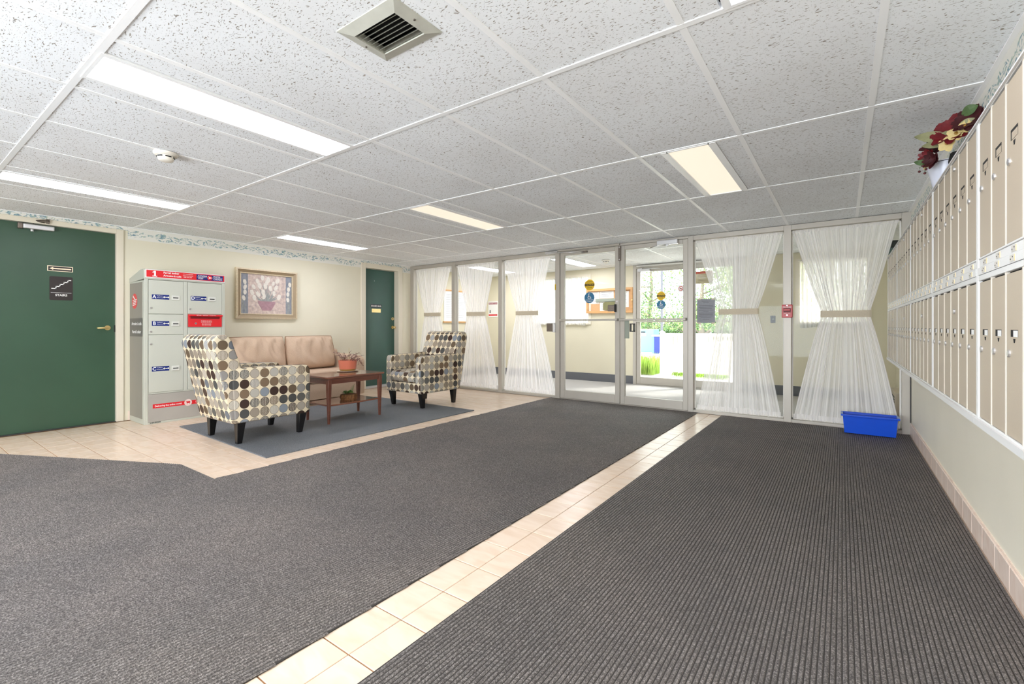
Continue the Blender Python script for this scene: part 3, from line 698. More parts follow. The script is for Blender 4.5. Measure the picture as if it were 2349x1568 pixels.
# notice on the glass right of the doors
no = root('paper_notice', (-1.36, 6.01, 1.25), 'grey printed paper notice taped to the glass right of the doors', 'notice')
F = FG(5.998)
MB().fbox(F, -1.468, -1.258, 1.105, 1.398, -.012, -.011).build('sheet', mPaperG, no)
for k in range(13):
    u = -1.363; hw = (.05, .035, 0, .08, .085, .07, .085, .03, .085, .08, .085, .06, .04)[k]; v = 1.372 - .0185 * k
    if hw: MB().fbox(F, u - hw, u + hw, v - .002, v + .002, -.011, -.0105).build('print_line', mInk, no)
for u in (-1.445, -1.28):
    for v in (1.395, 1.10): MB().fbox(F, u - .02, u + .02, v - .008, v + .01, -.0112, -.0104).build('tape', mTieB, no)
# fire alarm
fa = root('fire_alarm_pull_station', (-.4925, 5.92, 1.23), 'red fire alarm pull station on the mullion between the right curtains', 'fire alarm')
F = FG(5.929)
MB().fbox(F, -.545, -.442, 1.158, 1.300, 0, .035).build('housing', mAlarm, fa, bevel=.006)
MB().fbox(F, -.528, -.459, 1.215, 1.262, .035, .037).build('recess', M('dark_red_recess', (110, 16, 18), .5), fa)
MB().fbox(F, -.525, -.462, 1.232, 1.252, .037, .052).build('pull_bar', mAlarm, fa, bevel=.003)
text('FEU-FIRE', F, -.4935, 1.272, .022, mWhiteV, fa, .0365, maxw=.088)
text('TIREZ - PULL', F, -.4935, 1.205, .011, mWhiteV, fa, .0365, maxw=.07)
MB().disc(F, -.4935, 1.184, .008, .035, .04, 12).build('key_hole', mChrome, fa); MB().disc(F, -.4935, 1.29, .006, .035, .039, 10).build('screw', mChrome, fa)

# outer doors -------------------------------------------------------
FO = FG(8.20)
t2 = root('trim_2', (-2.2, 8.25, 0), kind='structure')
for a, c in ((DX0, -3.072), (DX1 - .05, DX1)): MB().fbox(FO, a, c, 0, ZC, -.15, 0).build('jamb', mAlu, t2)
MB().fbox(FO, -3.072, DX1 - .05, 2.115, ZC, -.15, 0).build('head_rail', mAlu, t2)
MB().fbox(FO, -3.05, -1.9, 2.14, 2.165, 0, .04).build('closer_track', mWhite, t2, bevel=.005)
MB().fbox(FO, DX0, DX1, 0, .012, -.15, -.01).build('threshold', mAlu, t2)
d5 = glass_door('door_5', FO, -3.066, -2.165, .015, 2.110, .068, .13, .06, 1.15)
d6 = glass_door('door_6', FO, -2.155, -1.385, .015, 2.110, .068, .13, .06, 1.15)
Fh = FG(8.232)
round_sticker(d5, Fh, -2.622, 1.606, 0); access_sticker(d5, Fh, -2.622, 1.448, 0)
MB().fbox(Fh, -2.325, -2.235, 1.665, 1.775, 0, .001).build('no_smoking_sticker', mWhiteV, d5)
b = MB(); n = 24
b.prism(Fh, [(-2.28 + .04 * math.cos(2 * math.pi * k / n), 1.72 + .04 * math.sin(2 * math.pi * k / n)) for k in range(n + 1)] + [(-2.28 + .032 * math.cos(-2 * math.pi * k / n), 1.72 + .032 * math.sin(-2 * math.pi * k / n)) for k in range(n + 1)], .001, .0015)
b.prism(Fh, [(-2.31, 1.742), (-2.304, 1.748), (-2.25, 1.698), (-2.256, 1.692)], .001, .0015); b.build('prohibition_ring', mRed, d5)
MB().fbox(Fh, -2.30, -2.262, 1.714, 1.722, .001, .0014).build('cigarette_mark', mInkB, d5)
sg = MB().fbox(Fh, -2.03, -1.76, 1.785, 1.995, 0, .002).build('window_poster', M('khaki_poster', (196, 184, 150), .7), d6)
MB().fbox(Fh, -2.03, -1.76, 1.955, 1.995, .002, .0026).build('red_header', M('faded_red_print', (190, 96, 80), .7), d6)
for k in range(6): MB().fbox(Fh, -2.0, -1.80 - .03 * (k % 2), 1.93 - .024 * k, 1.934 - .024 * k, .002, .0025).build('print_line', mInkB, d6)
closer_body(d5, FO, -3.02, -2.80, 2.08, [(-2.95, 2.10, .05), (-2.7, 2.09, .07), (-2.62, 2.085, .02)])

# vestibule furnishings ---------------------------------------------
def flat_curtain(x0, x1, z0, z1, y, label, seed):
    r = root('window_curtain', ((x0 + x1) / 2, y, z1), label, 'curtain'); rr = random.Random(seed); N = 160; vs = []
    ph = [rr.uniform(0, 6) for _ in range(4)]
    for j in range(2):
        for i in range(N + 1):
            u = i / N; f = math.sin(6.28 * 13 * u + ph[0] + math.sin(9 * u)) * .6 + math.sin(6.28 * 29 * u + ph[1]) * .3
            vs.append((x0 + (x1 - x0) * u, y + .018 * f, z1 if j == 0 else z0 + .012 * math.sin(11 * u + ph[2])))
    m = MB().add(vs, [(i, i + 1, N + 2 + i, N + 1 + i) for i in range(N)]); o = m.build('sheer_fabric', mSheer2, r, smooth=True, recalc=False); gridu(o, N, 1, seed)
    MB().tube([(x0 - .03, y, z1 - .01), (x1 + .03, y, z1 - .01)], .008).build('curtain_rod', mWhite, r)
flat_curtain(-5.33, -4.09, 1.085, 2.04, YO - .05, 'sheer white curtain over the vestibule window left of the bulletin board', 11)
flat_curtain(-.515, .27, 1.05, 2.06, YO - .05, 'sheer white curtain over the vestibule window right of the outer doors', 12)
bb = root('bulletin_board', (-3.59, YO - .03, 1.33), 'oak framed cork bulletin board on the vestibule wall', 'bulletin board')
F = FG(YO)
MB().fbox(F, -4.06, -3.15, 1.33, 1.765, 0, .015).build('cork', mCork, bb)
for q in ((-4.08, -3.13, 1.74, 1.785), (-4.08, -3.13, 1.315, 1.36), (-4.08, -4.035, 1.36, 1.74), (-3.175, -3.13, 1.36, 1.74)): MB().fbox(F, *q, 0, .06).build('frame_rail', mBoard, bb, bevel=.003, seg=1)
MB().disc(F, -3.14, 1.55, .014, .06, .075, 12).build('lock', mBrass, bb)
def sheet(a, c, v0, v1, label, lines, mat=None):
    p = root('paper_notice', ((a + c) / 2, YO - .018, v0), label, 'notice'); MB().fbox(F, a, c, v0, v1, .016, .018).build('sheet', mat or mPaper, p)
    for k in range(lines):
        v = v1 - .02 - (v1 - v0 - .03) * k / max(1, lines); MB().fbox(F, a + .03, c - .04 - .02 * (k % 3), v - .003, v + .002, .018, .0185).build('print_line', mInk, p)
sheet(-4.02, -3.81, 1.50, 1.73, 'white notice at the left end of the bulletin board', 5)
sheet(-3.80, -3.52, 1.60, 1.735, 'wide white notice at the top middle of the bulletin board', 3)
sheet(-3.30, -3.22, 1.42, 1.72, 'narrow white notice at the right end of the bulletin board', 4)
sheet(-3.80, -3.50, 1.345, 1.535, 'white notice at the bottom of the board behind the olive box', 4)
ob = root('brochure_holder', (-3.58, YO - .05, 1.40), 'olive green box mounted low on the bulletin board', 'box')
MB().prism(F, [(-3.72, 1.375), (-3.36, 1.375), (-3.36, 1.53), (-3.68, 1.53), (-3.72, 1.50)], .019, .055).build('box', mOlive, ob)
ob = root('wall_rail', (-3.6, YO - .05, 1.56), 'grey green metal strip across the middle of the bulletin board', 'rail')
MB().fbox(F, -3.88, -3.36, 1.535, 1.592, .019, .05).build('strip', mGrayB, ob, bevel=.005)
MB().fbox(F, -3.128 - .035, -3.128 - .003, 1.60, 1.69, 0, .0012).build('warning_label', mYellow, t2)
so = root('switch_plate', (-.88, YO - .01, 1.17), 'dark grey switch plate on the vestibule wall seen between curtains', 'switch')
MB().fbox(F, -.915, -.845, 1.118, 1.228, 0, .006).build('plate', M('grey_plate', (104, 104, 108), .4, metal=.4), so, bevel=.002, seg=1); MB().fbox(F, -.886, -.874, 1.165, 1.185, .006, .014).build('toggle', mWhiteV, so)
sgn = root('safety_poster', (-6.42, YO - .01, 1.27), 'white safety poster with red stripe seen left of the third curtain', 'sign')
MB().fbox(F, -6.55, -6.285, 1.275, 1.63, 0, .01).build('panel', mPaper, sgn)
MB().fbox(F, -6.54, -6.295, 1.302, 1.335, .01, .011).build('red_stripe', mRed, sgn)
MB().fbox(F, -6.54, -6.295, 1.56, 1.60, .01, .011).build('red_stripe', M('dark_red_print', (150, 40, 60), .5), sgn)
text('FIRE SAFETY PLAN', F, -6.417, 1.58, .03, mWhiteV, sgn, .0118, maxw=.23)
b = MB(); b.disc(F, -6.50, 1.42, .014, .01, .011, 10); b.fbox(F, -6.515, -6.485, 1.37, 1.405, .01, .011); b.build('figure_mark', mInkB, sgn)
wbd = root('notice_board', (XL + .02, 7.16, 1.16), 'white display board with thin wooden strips on the left vestibule wall', 'notice board')
F = FL(XL)
MB().fbox(F, 6.82, 7.50, 1.165, 1.79, 0, .012).build('panel', mPaper, wbd)
MB().fbox(F, 6.80, 7.52, 1.785, 1.815, 0, .025).build('frame_rail', mBoard, wbd); MB().fbox(F, 6.80, 7.52, 1.140, 1.168, 0, .03).build('frame_rail', mBoard, wbd)
for k in range(14): MB().fbox(F, 6.88, 7.44 - .05 * (k % 4), 1.72 - .036 * k, 1.724 - .036 * k, .012, .0125).build('print_line', mPaperG, wbd)
ht = root('wall_heater', (.56, 7.2, 0), 'taupe wall heater low on the right vestibule wall behind the curtain', 'heater')
MB().box(.49, .598, 6.85, 7.42, .02, .30).build('cabinet', M('taupe_heater_enamel', (190, 178, 160), .4), ht, bevel=.008)
b = MB()
for k in range(7): b.box(.484, .49, 6.9, 7.37, .06 + .03 * k, .072 + .03 * k)
b.build('grille', mAluD, ht)
cam2 = root('security_camera', (.5, 6.9, 2.0), 'small dark security camera glimpsed above the far mailboxes', 'camera')
MB().box(.44, .56, 7.0, 7.14, 1.98, 2.07).build('body', M('charcoal_plastic', (48, 52, 52), .4), cam2, bevel=.01)
MB().box(.55, .6, 7.04, 7.10, 2.02, 2.10).build('bracket', mGrayB, cam2); MB().box(.42, .52, 6.9, 7.0, 1.90, 1.97).build('lens_housing', M('slate_plastic', (90, 112, 114), .4), cam2, bevel=.01)
def detector(x, y, z, label):
    r = root('smoke_detector', (x, y, z), label, 'smoke detector'); F = (Vector((x, y, z)), X, Y, -Z)
    MB().lathe(F, [(.068, 0), (.068, .008), (.060, .016), (.052, .02)], n=28).build('base', mSmoke, r, smooth='auto')
    MB().lathe(F, [(.046, .018), (.046, .030), (.040, .046), (.03, .052), (0.0001, .053)], n=28).build('chamber', mSmoke, r, smooth='auto')
    b = MB()
    for k in range(6):
        t = k * math.pi / 3; u, v = .0455 * math.cos(t), .0455 * math.sin(t); uu = Vector((-math.sin(t), math.cos(t), 0)); nn = Vector((math.cos(t), math.sin(t), 0))
        b.fbox((Vector((x, y, z)) + nn * .045, uu, -Z, nn), -.016, .016, .024, .031, -.004, .0025)
    b.build('slot', mBlack, r)
detector(-3.565, 1.13, ZC, 'white round smoke detector on the lobby ceiling between two light panels')
detector(-3.25, 7.27, ZC, 'white smoke detector on the vestibule ceiling seen through the left door')
# air vent ----------------------------------------------------------
vn = root('air_vent', (vent[0], vent[1], ZC), 'square grey louvred air vent in the lobby ceiling', 'air vent')
vx_, vy_ = vent; F = (Vector((vx_, vy_, ZC)), X, Y, -Z)
ax, ay, bx_, by_ = .162, .118, .115, .072
for (p0, p1, q1, q0) in (((-ax, -ay), (ax, -ay), (bx_, -by_), (-bx_, -by_)), ((ax, -ay), (ax, ay), (bx_, by_), (bx_, -by_)), ((ax, ay), (-ax, ay), (-bx_, by_), (bx_, by_)), ((-ax, ay), (-ax, -ay), (-bx_, -by_), (-bx_, by_))):
    O, U, V, N = F; vs = []
    for (u, v), w in ((p0, 0), (p1, 0), (q1, .012), (q0, .012), (p0, -.004), (p1, -.004), (q1, -.02), (q0, -.02)): vs.append(O + U * u + V * v + N * w)
    MB().add(vs, [(0, 1, 2, 3), (4, 7, 6, 5), (0, 4, 5, 1), (1, 5, 6, 2), (2, 6, 7, 3), (3, 7, 4, 0)]).build('frame_rail', mVent, vn)
for k in range(7):
    v = -by_ + .012 + .0205 * k; O, U, V, N = F; vs = []
    for u in (-bx_, bx_):
        for dv, w in ((0, .008), (.003, .008), (.026, -.018), (.023, -.018)): vs.append(O + U * u + V * (v + dv) + N * w)
    MB().add(vs, [(0, 1, 2, 3), (4, 7, 6, 5), (0, 4, 5, 1), (1, 5, 6, 2), (2, 6, 7, 3), (3, 7, 4, 0)]).build('slat', mVentS, vn)
MB().box(vx_ - .13, vx_ + .13, vy_ - .09, vy_ + .09, ZC + .05, ZC + .06).build('duct', mVoid, vn)
for u in (-.139, .139): MB().disc(F, u, 0, .004, .002, .009, 8).build('screw', mSteel, vn)

# ================================================================== LEFT WALL DOORS
d1 = root('door_1', (XL, 1.15, 0), kind='structure'); F = FL(XL)
for q in ((D1[1] - .045, D1[1] + .02, 0, D1T + .025), (D1[0] - .06, D1[0] + .03, 0, D1T + .025)): MB().fbox(F, *q, -.12, .018).build('door_frame', mFrame, d1, bevel=.003, seg=1)
MB().fbox(F, D1[0] + .03, D1[1] - .045, 2.092, D1T + .025, -.12, .018).build('door_frame', mFrame, d1)
lf = MB().fbox(F, D1[0] + .03, 1.618, .008, 2.090, -.075, -.03).build('door_leaf', mGreen, d1)
MB().fbox(F, D1[0], D1[1], 0, .006, -.14, .004).build('threshold', mAluD, d1)
Fd = FL(XL - .03)
MB().disc(Fd, 1.553, 1.045, .026, 0, .012, 20).build('rose', mBrass, d1); O, U, V, N = Fd
q = lambda u, v, w: O + U * u + V * v + N * w
MB().tube([q(1.553, 1.045, .01), q(1.553, 1.045, .045), q(1.54, 1.045, .055), q(1.462, 1.043, .052), q(1.455, 1.043, .048)], [.011, .011, .011, .009, .006], 10).build('lever_handle', mBrass, d1, smooth=True)
MB().fbox(Fd, 1.610, 1.622, 1.0, 1.075, -.01, .004).build('latch_plate', mBlack, d1)
mCreamV = M('ivory_print', (244, 228, 200), .5); mBrownV = M('dark_brown_sign', (46, 38, 36), .45)
b = MB().fbox(Fd, 1.078, 1.272, 1.630, 1.685, 0, .002).build('arrow_sign', mCreamV, d1)
MB().fbox(Fd, 1.085, 1.265, 1.636, 1.679, .002, .0026).build('dark_field', mBrownV, d1)
MB().prism(Fd, [(1.092, 1.6575), (1.122, 1.673), (1.122, 1.664), (1.258, 1.664), (1.258, 1.651), (1.122, 1.651), (1.122, 1.642)], .0026, .0032).build('arrow', mCreamV, d1)
pts = []
for cx, cy, a0 in ((1.258, 1.565, 0), (1.106, 1.565, 90), (1.106, 1.345, 180), (1.258, 1.345, 270)):
    for k in range(5): t = math.radians(a0 + 22.5 * k); pts.append((cx + .012 * math.cos(t), cy + .012 * math.sin(t)))
MB().prism(Fd, pts, 0, .003).build('stairs_sign', mBrownV, d1)
b = MB(); x, z = 1.112, 1.452
st_ = []
for k in range(4): b.fbox(Fd, x - .004, x + .034, z - .004, z + .004, .003, .004); b.fbox(Fd, x + .026, x + .034, z - .004, z + .026, .003, .004); x += .030; z += .0225
b.fbox(Fd, x - .004, x + .026, z - .004, z + .004, .003, .004); b.build('stair_symbol', mWhiteV, d1)
MB().fbox(Fd, 1.104, 1.260, 1.408, 1.411, .003, .004).build('rule_line', mWhiteV, d1)
text('STAIRS', Fd, 1.182, 1.384, .030, mWhiteV, d1, .004, bold=.0006, maxw=.1)
cb_ = MB().fbox(Fd, .90, 1.125, 2.030, 2.078, 0, .055).build('closer_body', mChrome, d1, bevel=.008)
MB().fbox(Fd, .865, .90, 2.026, 2.082, 0, .05).build('closer_end', mSteel, d1, bevel=.004)
MB().disc((Vector((XL - .03 + .028, .965, 2.028)), X, Y, -Z), 0, 0, .014, 0, .02, 12).build('closer_valve', mChrome, d1)
MB().tube([q(.975, 2.078, .03), q(.975, 2.118, .03), q(1.06, 2.130, .10), q(1.085, 2.118, .055)], .006).build('closer_arm', mSteel, d1, smooth=True)
MB().tube([q(1.085, 2.118, .055), q(1.02, 2.112, .075), q(1.0, 2.112, .06), q(1.05, 2.106, .052)], .005).build('closer_arm', mSteel, d1, smooth=True)
MB().fbox(F, 1.062, 1.085, 2.10, 2.145, .018, .04).build('arm_shoe', mSteel, d1)

d2 = root('door_2', (XL, 5.28, 0), kind='structure')
for q in ((D2[0] - .085, D2[0] + .006, 0, D2T + .075), (D2[1] - .006, D2[1] + .085, 0, D2T + .075)): MB().fbox(F, *q, -.2, .018).build('door_frame', mFrame, d2, bevel=.003, seg=1)
MB().fbox(F, D2[0] + .006, D2[1] - .006, D2T - .006, D2T + .075, -.2, .018).build('door_frame', mFrame, d2, bevel=.003, seg=1)
MB().fbox(F, D2[0] + .008, D2[1] - .008, .03, D2T - .008, -.15, -.10).build('door_leaf', mTeal, d2)
MB().fbox(F, D2[0], D2[1], .0, .028, -.2, .01).build('threshold', M('pale_threshold', (214, 214, 212), .4), d2)
Fe = FL(XL - .10)
pm = MB().fbox(Fe, 5.115, 5.345, 1.392, 1.448, 0, .003).build('mail_sign', M('navy_sign', (28, 34, 52), .4), d2)
text('BOARD MAIL', Fe, 5.23, 1.419, .04, mWhiteV, d2, .0038, bold=.0008, maxw=.215)
MB().fbox(Fe, 5.135, 5.325, 1.305, 1.372, 0, .008).build('mail_slot', mBrass, d2, bevel=.003, seg=1); MB().fbox(Fe, 5.147, 5.313, 1.318, 1.352, .008, .016).build('flap', mBrass, d2, bevel=.003)
for v, r_ in ((1.20, .027), (1.045, .028)):
    MB().disc(Fe, 5.59, v, r_, 0, .01, 20).build('rose', mBrass, d2)
MB().disc(Fe, 5.59, 1.20, .012, .01, .014, 12).build('keyway', mSteel, d2)
MB().lathe((Fe[0] + Fe[1] * 5.59 + Fe[2] * 1.045, Fe[1], Fe[2], Fe[3]), [(.010, .01), (.010, .03), (.022, .042), (.026, .055), (.020, .068), (.0001, .072)], n=16).build('knob', mBrass, d2, smooth=True)
MB().disc(Fe, 5.19, 1.86, .005, 0, .004, 8).build('peephole', mChrome, d2)
# ================================================================== PARCEL LOCKER
pl = root('parcel_locker', (-6.33, 2.135, 0), 'tall pale grey parcel locker with red header beside the green stairs door', 'locker')
LX, LB, y0, y1 = -6.09, -6.562, 1.737, 2.533
F = FL(LX)
MB().box(LB, LX - .012, y0, y1, 0, 1.56).build('body', mLocker, pl, bevel=.004, seg=1)
FS = FG(y0)
MB().prism((Vector((0, y0, 0)), X, Z, Y), [(LB, 1.548), (LX + .004, 1.575), (LX + .004, 1.672), (LX - .03, 1.684), (LX - .12, 1.680), (LB, 1.602)], -.004, y1 - y0 + .004).build('sloped_cap', mLocker, pl, bevel=.006)
MB().fbox(FS, LB + .02, LX - .06, .06, 1.54, 0, .003).build('side_film', mLockerSide, pl)
MB().fbox(FS, LB + .02, LX - .05, .95, 1.15, .003, .0036).build('side_label', M('dark_grey_label', (98, 96, 92), .4), pl)
text('Armoire à colis', FS, -6.32, 1.09, .05, mWhiteV, pl, .0042, maxw=.32); text('Parcel Locker', FS, -6.32, 1.00, .05, mWhiteV, pl, .0042, maxw=.3)
MB().disc(FS, -6.385, 1.34, .085, .003, .004, 28).build('round_emblem', mRed, pl)
b = MB()
for k in range(4): b.prism(FS, [(-6.44, 1.30 + .018 * k - .01), (-6.34 + .008 * k, 1.30 + .018 * k), (-6.34 + .008 * k, 1.308 + .018 * k), (-6.44, 1.300 + .018 * k - .002)], .004, .005)
b.prism(FS, [(-6.43, 1.405), (-6.345, 1.352), (-6.36, 1.345), (-6.43, 1.385)], .004, .005); b.build('emblem_mark', mWhiteV, pl)
# header
MB().fbox(F, y0 + .006, y1 - .004, 1.588, 1.678, .004, .010).build('header_panel', mBoxFrame, pl)
hd = MB().fbox(F, y0 + .016, y1 - .012, 1.596, 1.670, .010, .012).build('header_sign', mRed, pl)
MB().prism(F, [(1.805, 1.603), (1.848, 1.603), (1.848, 1.612), (1.836, 1.612), (1.836, 1.664), (1.823, 1.664), (1.806, 1.652), (1.806, 1.642), (1.820, 1.647), (1.820, 1.612), (1.805, 1.612)], .012, .0128).build('numeral', mWhiteV, pl)
text('Parcel locker', F, 1.905, 1.652, .028, mWhiteV, pl, .0128, 'LEFT', bold=.0006, maxw=.16); text('Armoire à colis', F, 1.905, 1.620, .028, mWhiteV, pl, .0128, 'LEFT', bold=.0006, maxw=.17)
for k, s_ in enumerate(('www.canadapost.ca', 'www.postescanada.ca', '1 888 550-6333')): text(s_, F, 2.09, 1.655 - .018 * k, .014, mWhiteV, pl, .0128, 'LEFT', maxw=.10)
MB().fbox(F, 2.225, 2.505, 1.603, 1.663, .012, .0135).build('logo_panel', mBlueV, pl)
text('CANADA', F, 2.286, 1.6475, .022, mWhiteV, pl, .0142, bold=.0004, maxw=.095); text('POST', F, 2.270, 1.618, .022, mWhiteV, pl, .0142, bold=.0004, maxw=.07)
text('POSTES', F, 2.438, 1.6475, .022, mWhiteV, pl, .0142, bold=.0004, maxw=.09); text('CANADA', F, 2.448, 1.618, .022, mWhiteV, pl, .0142, bold=.0004, maxw=.095)
MB().fbox(F, 2.232, 2.498, 1.632, 1.6345, .0135, .014).build('rule_line', mWhiteV, pl)
MB().disc(F, 2.362, 1.633, .027, .014, .0148, 22).build('logo_disc', mRed, pl)
MB().prism(F, [(2.340, 1.650), (2.388, 1.632), (2.345, 1.618), (2.360, 1.632)], .0148, .0155).build('logo_wing', mWhiteV, pl)
# front frame rails
b = MB()
for q_ in ((y0, 1.772, .0, 1.588), (2.100, 2.140, .335, 1.588), (2.498, y1, 0, 1.588), (1.772, 2.498, .325, .338), (1.772, 2.498, 1.570, 1.588), (1.772, 2.498, 0, .022)): b.fbox(F, *q_, -.012, 0)
b.build('front_frame', mLocker, pl, bevel=.002, seg=1)
MB().fbox(F, 1.758, 1.764, .03, 1.585, 0, .003).build('edge_trim', mLocker, pl); MB().fbox(F, 2.508, 2.516, .03, 1.585, 0, .003).build('edge_trim', mLocker, pl)
mKeyPad = M('light_grey_plastic', (214, 214, 206), .4)
def ldoor(c0, c1, z0, z1, letter, tz, lz):
    d = MB().fbox(F, c0, c1, z0, z1, -.010, .002).build('locker_door', mLocker, pl, bevel=.003)
    MB().disc(F, c0 + .020, lz, .0105, .002, .008, 14).build('lock', mChrome, d)
    if letter:
        MB().fbox(F, c0 + .028, c0 + .188, tz - .026, tz + .026, .002, .003).build('key_tag', mBlueV, d)
        text(letter, F, c0 + .050, tz, .050, mWhiteV, d, .0037, bold=.0012)
        text('Key/Return', F, c0 + .074, tz + .012, .012, mWhiteV, d, .0037, 'LEFT', maxw=.05); text('Retour de clé', F, c0 + .074, tz - .008, .012, mWhiteV, d, .0037, 'LEFT', maxw=.056)
        b = MB(); b.disc(F, c0 + .142, tz, .010, .003, .004, 12); b.fbox(F, c0 + .142, c0 + .176, tz - .004, tz + .004, .003, .004); b.disc(F, c0 + .178, tz, .009, .003, .004, 12); b.build('key_symbol', mWhiteV, d)
        MB().fbox(F, c0 + .208, c0 + .285, tz - .030, tz + .024, .002, .010).build('key_slot', mKeyPad, d, bevel=.004)
        MB().fbox(F, c0 + .221, c0 + .272, tz - .008, tz + .002, .010, .0106).build('slot_opening', mBlack, d)
ldoor(1.775, 2.098, 1.200, 1.566, 'A', 1.383, 1.262)
ldoor(1.775, 2.098, .974, 1.192, 'B', 1.093, 1.003)
ldoor(1.775, 2.098, .342, .966, 'C', .597, .868)
ldoor(2.143, 2.496, 1.206, 1.566, 'D', 1.385, 1.258)
ldoor(2.143, 2.496, .342, 1.045, 'E', .60, .86)
rd = MB().fbox(F, 2.146, 2.494, 1.056, 1.198, -.006, .010).build('drop_box', mRed, pl, bevel=.003)
MB().fbox(F, 2.146, 2.496, 1.178, 1.198, .010, .032).build('hood', mRed, rd, bevel=.004); MB().fbox(F, 2.165, 2.470, 1.150, 1.176, .010, .0106).build('slot_opening', M('deep_red_shadow', (120, 18, 22), .6), rd)
text('RETURN  /  RETOUR  /  Canada Post', F, 2.32, 1.189, .013, mWhiteV, rd, .0328, maxw=.2)
for k in range(6): text('For mail return only, thank you' if k < 3 else 'Pour le retour du courrier', F, 2.33, 1.128 - .0095 * k - (.006 if k > 2 else 0), .009, mWhiteV, rd, .0108, maxw=.15)
MB().disc(F, 2.218, 1.096, .011, .010, .014, 14).build('lock', mChrome, rd); MB().disc(F, 2.218, 1.096, .005, .014, .0146, 10).build('keyway', mBlack, rd)
MB().fbox(F, 1.772, 2.498, .024, .322, -.010, .0).build('lower_film', M('silver_film_panel', (172, 168, 160), .3, var=(3, .07)), pl)
MB().fbox(F, 1.812, 2.49, .168, .213, 0, .0012).build('banner', mRed, pl)
text('Delivering the online world', F, 1.955, .190, .026, mWhiteV, pl, .002, maxw=.25, bold=.0004); text('Du monde en ligne', F, 2.32, .190, .026, mWhiteV, pl, .002, maxw=.22, bold=.0004)
MB().disc(F, 2.145, .192, .038, .0012, .0022, 22).build('cart_emblem', M('pale_pink_vinyl', (240, 214, 208), .5), pl)
b = MB(); b.fbox(F, 2.13, 2.165, .185, .205, .0022, .003); b.fbox(F, 2.122, 2.135, .204, .208, .0022, .003); b.disc(F, 2.137, .176, .004, .0022, .003, 8); b.disc(F, 2.158, .176, .004, .0022, .003, 8); b.build('cart_symbol', mRed, pl)
text('K8N9209', F, 1.835, .0135, .020, mBlack, pl, .0008, sx=1.25, bold=.0004)
# lettering is flat print: no shadow gap needed
# ================================================================== PICTURE
pc = root('framed_picture', (XL + .02, 3.27, 1.16), 'gilt framed painting of white tulips in a pink pot', 'picture')
F = FL(XL); a, c, v0, v1 = 2.855, 3.700, 1.166, 1.850
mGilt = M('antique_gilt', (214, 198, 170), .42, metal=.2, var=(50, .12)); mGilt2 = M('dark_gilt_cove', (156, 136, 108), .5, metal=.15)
def framepoly(a, c, v0, v1, wd, w0, w1, name, mat, w1b=None):
    w1b = w1 if w1b is None else w1b; O, U, V, N = F
    o = [(a, v0), (c, v0), (c, v1), (a, v1)]; i_ = [(a + wd, v0 + wd), (c - wd, v0 + wd), (c - wd, v1 - wd), (a + wd, v1 - wd)]
    for k in range(4):
        l = (k + 1) % 4; vs = []
        for (u, v), w in ((o[k], w0), (o[l], w0), (i_[l], w0), (i_[k], w0), (o[k], w1), (o[l], w1), (i_[l], w1b), (i_[k], w1b)): vs.append(O + U * u + V * v + N * w)
        MB().add(vs, [(0, 3, 2, 1), (4, 5, 6, 7), (0, 1, 5, 4), (1, 2, 6, 5), (2, 3, 7, 6), (3, 0, 4, 7)]).build(name, mat, pc)
framepoly(a, c, v0, v1, .020, 0, .045, 'outer_moulding', mGilt, .050)
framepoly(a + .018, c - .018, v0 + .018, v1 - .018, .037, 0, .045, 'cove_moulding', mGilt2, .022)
framepoly(a + .055, c - .055, v0 + .055, v1 - .055, .016, 0, .028, 'inner_moulding', mGilt, .026)
b = MB(); u = a + .063
bead = []
while u < c - .06: bead += [(u, v0 + .063), (u, v1 - .063)]; u += .0125
v = v0 + .075
while v < v1 - .07: bead += [(a + .063, v), (c - .063, v)]; v += .0125
for (u, v) in bead: b.lathe((F[0] + F[1] * u + F[2] * v, F[1], F[2], F[3]), [(.0052, .026), (.0036, .031), (.0001, .033)], n=6)
b.build('beading', mGilt, pc, kind='stuff')
pa, pcx, pv0, pv1 = a + .071, c - .071, v0 + .071, v1 - .071
m_, t_, p_, o_ = nmat('painted_canvas'); p_.inputs['Roughness'].default_value = .6
n_ = node(t_, 'TexNoise', Scale=24.0, Detail=6.0); tc_ = node(t_, 'TexCoord'); t_.links.new(tc_.outputs['Object'], n_.inputs['Vector'])
r_ = ramp(t_, [(.3, lin((176, 160, 158))), (.5, lin((204, 184, 174))), (.7, lin((222, 208, 198)))]); t_.links.new(n_.outputs['Fac'], r_.inputs[0]); t_.links.new(r_.outputs[0], p_.inputs['Base Color'])
MB().fbox(F, pa, pcx, pv0, pv1, .004, .010).build('canvas', m_, pc)
mStrip = M('slate_paint', (136, 140, 150), .6, var=(26, .25), stretch=(1, 3, .6)); mTulip = M('cream_paint_strokes', (226, 220, 210), .6, var=(40, .08)); mStalk = M('grey_green_strokes', (150, 154, 152), .6, var=(30, .15)); mPot = M('mauve_paint', (170, 134, 142), .6, var=(30, .12))
for q_ in ((pa, pa + .095), (pcx - .085, pcx)): MB().fbox(F, q_[0], q_[1], pv0, pv1, .010, .0106).build('painted_band', mStrip, pc)
b = MB(); bp = MB(); rr = random.Random(3); cx0 = (pa + pcx) / 2 - .005
WOFF = [0.0]
def tulip(u, v, s, rot):
    WOFF[0] += .00005
    pts = []
    for k in range(12):
        t = 2 * math.pi * k / 12; x_ = .62 * s * math.sin(t); y_ = s * math.cos(t) * (1.0 if math.cos(t) < 0 else (.85 + .25 * abs(math.sin(3 * t))))
        pts.append((u + x_ * math.cos(rot) + y_ * math.sin(rot), v - x_ * math.sin(rot) + y_ * math.cos(rot)))
    b.prism(F, pts, .0118, .0124 + WOFF[0])
SOFF = [0.0]
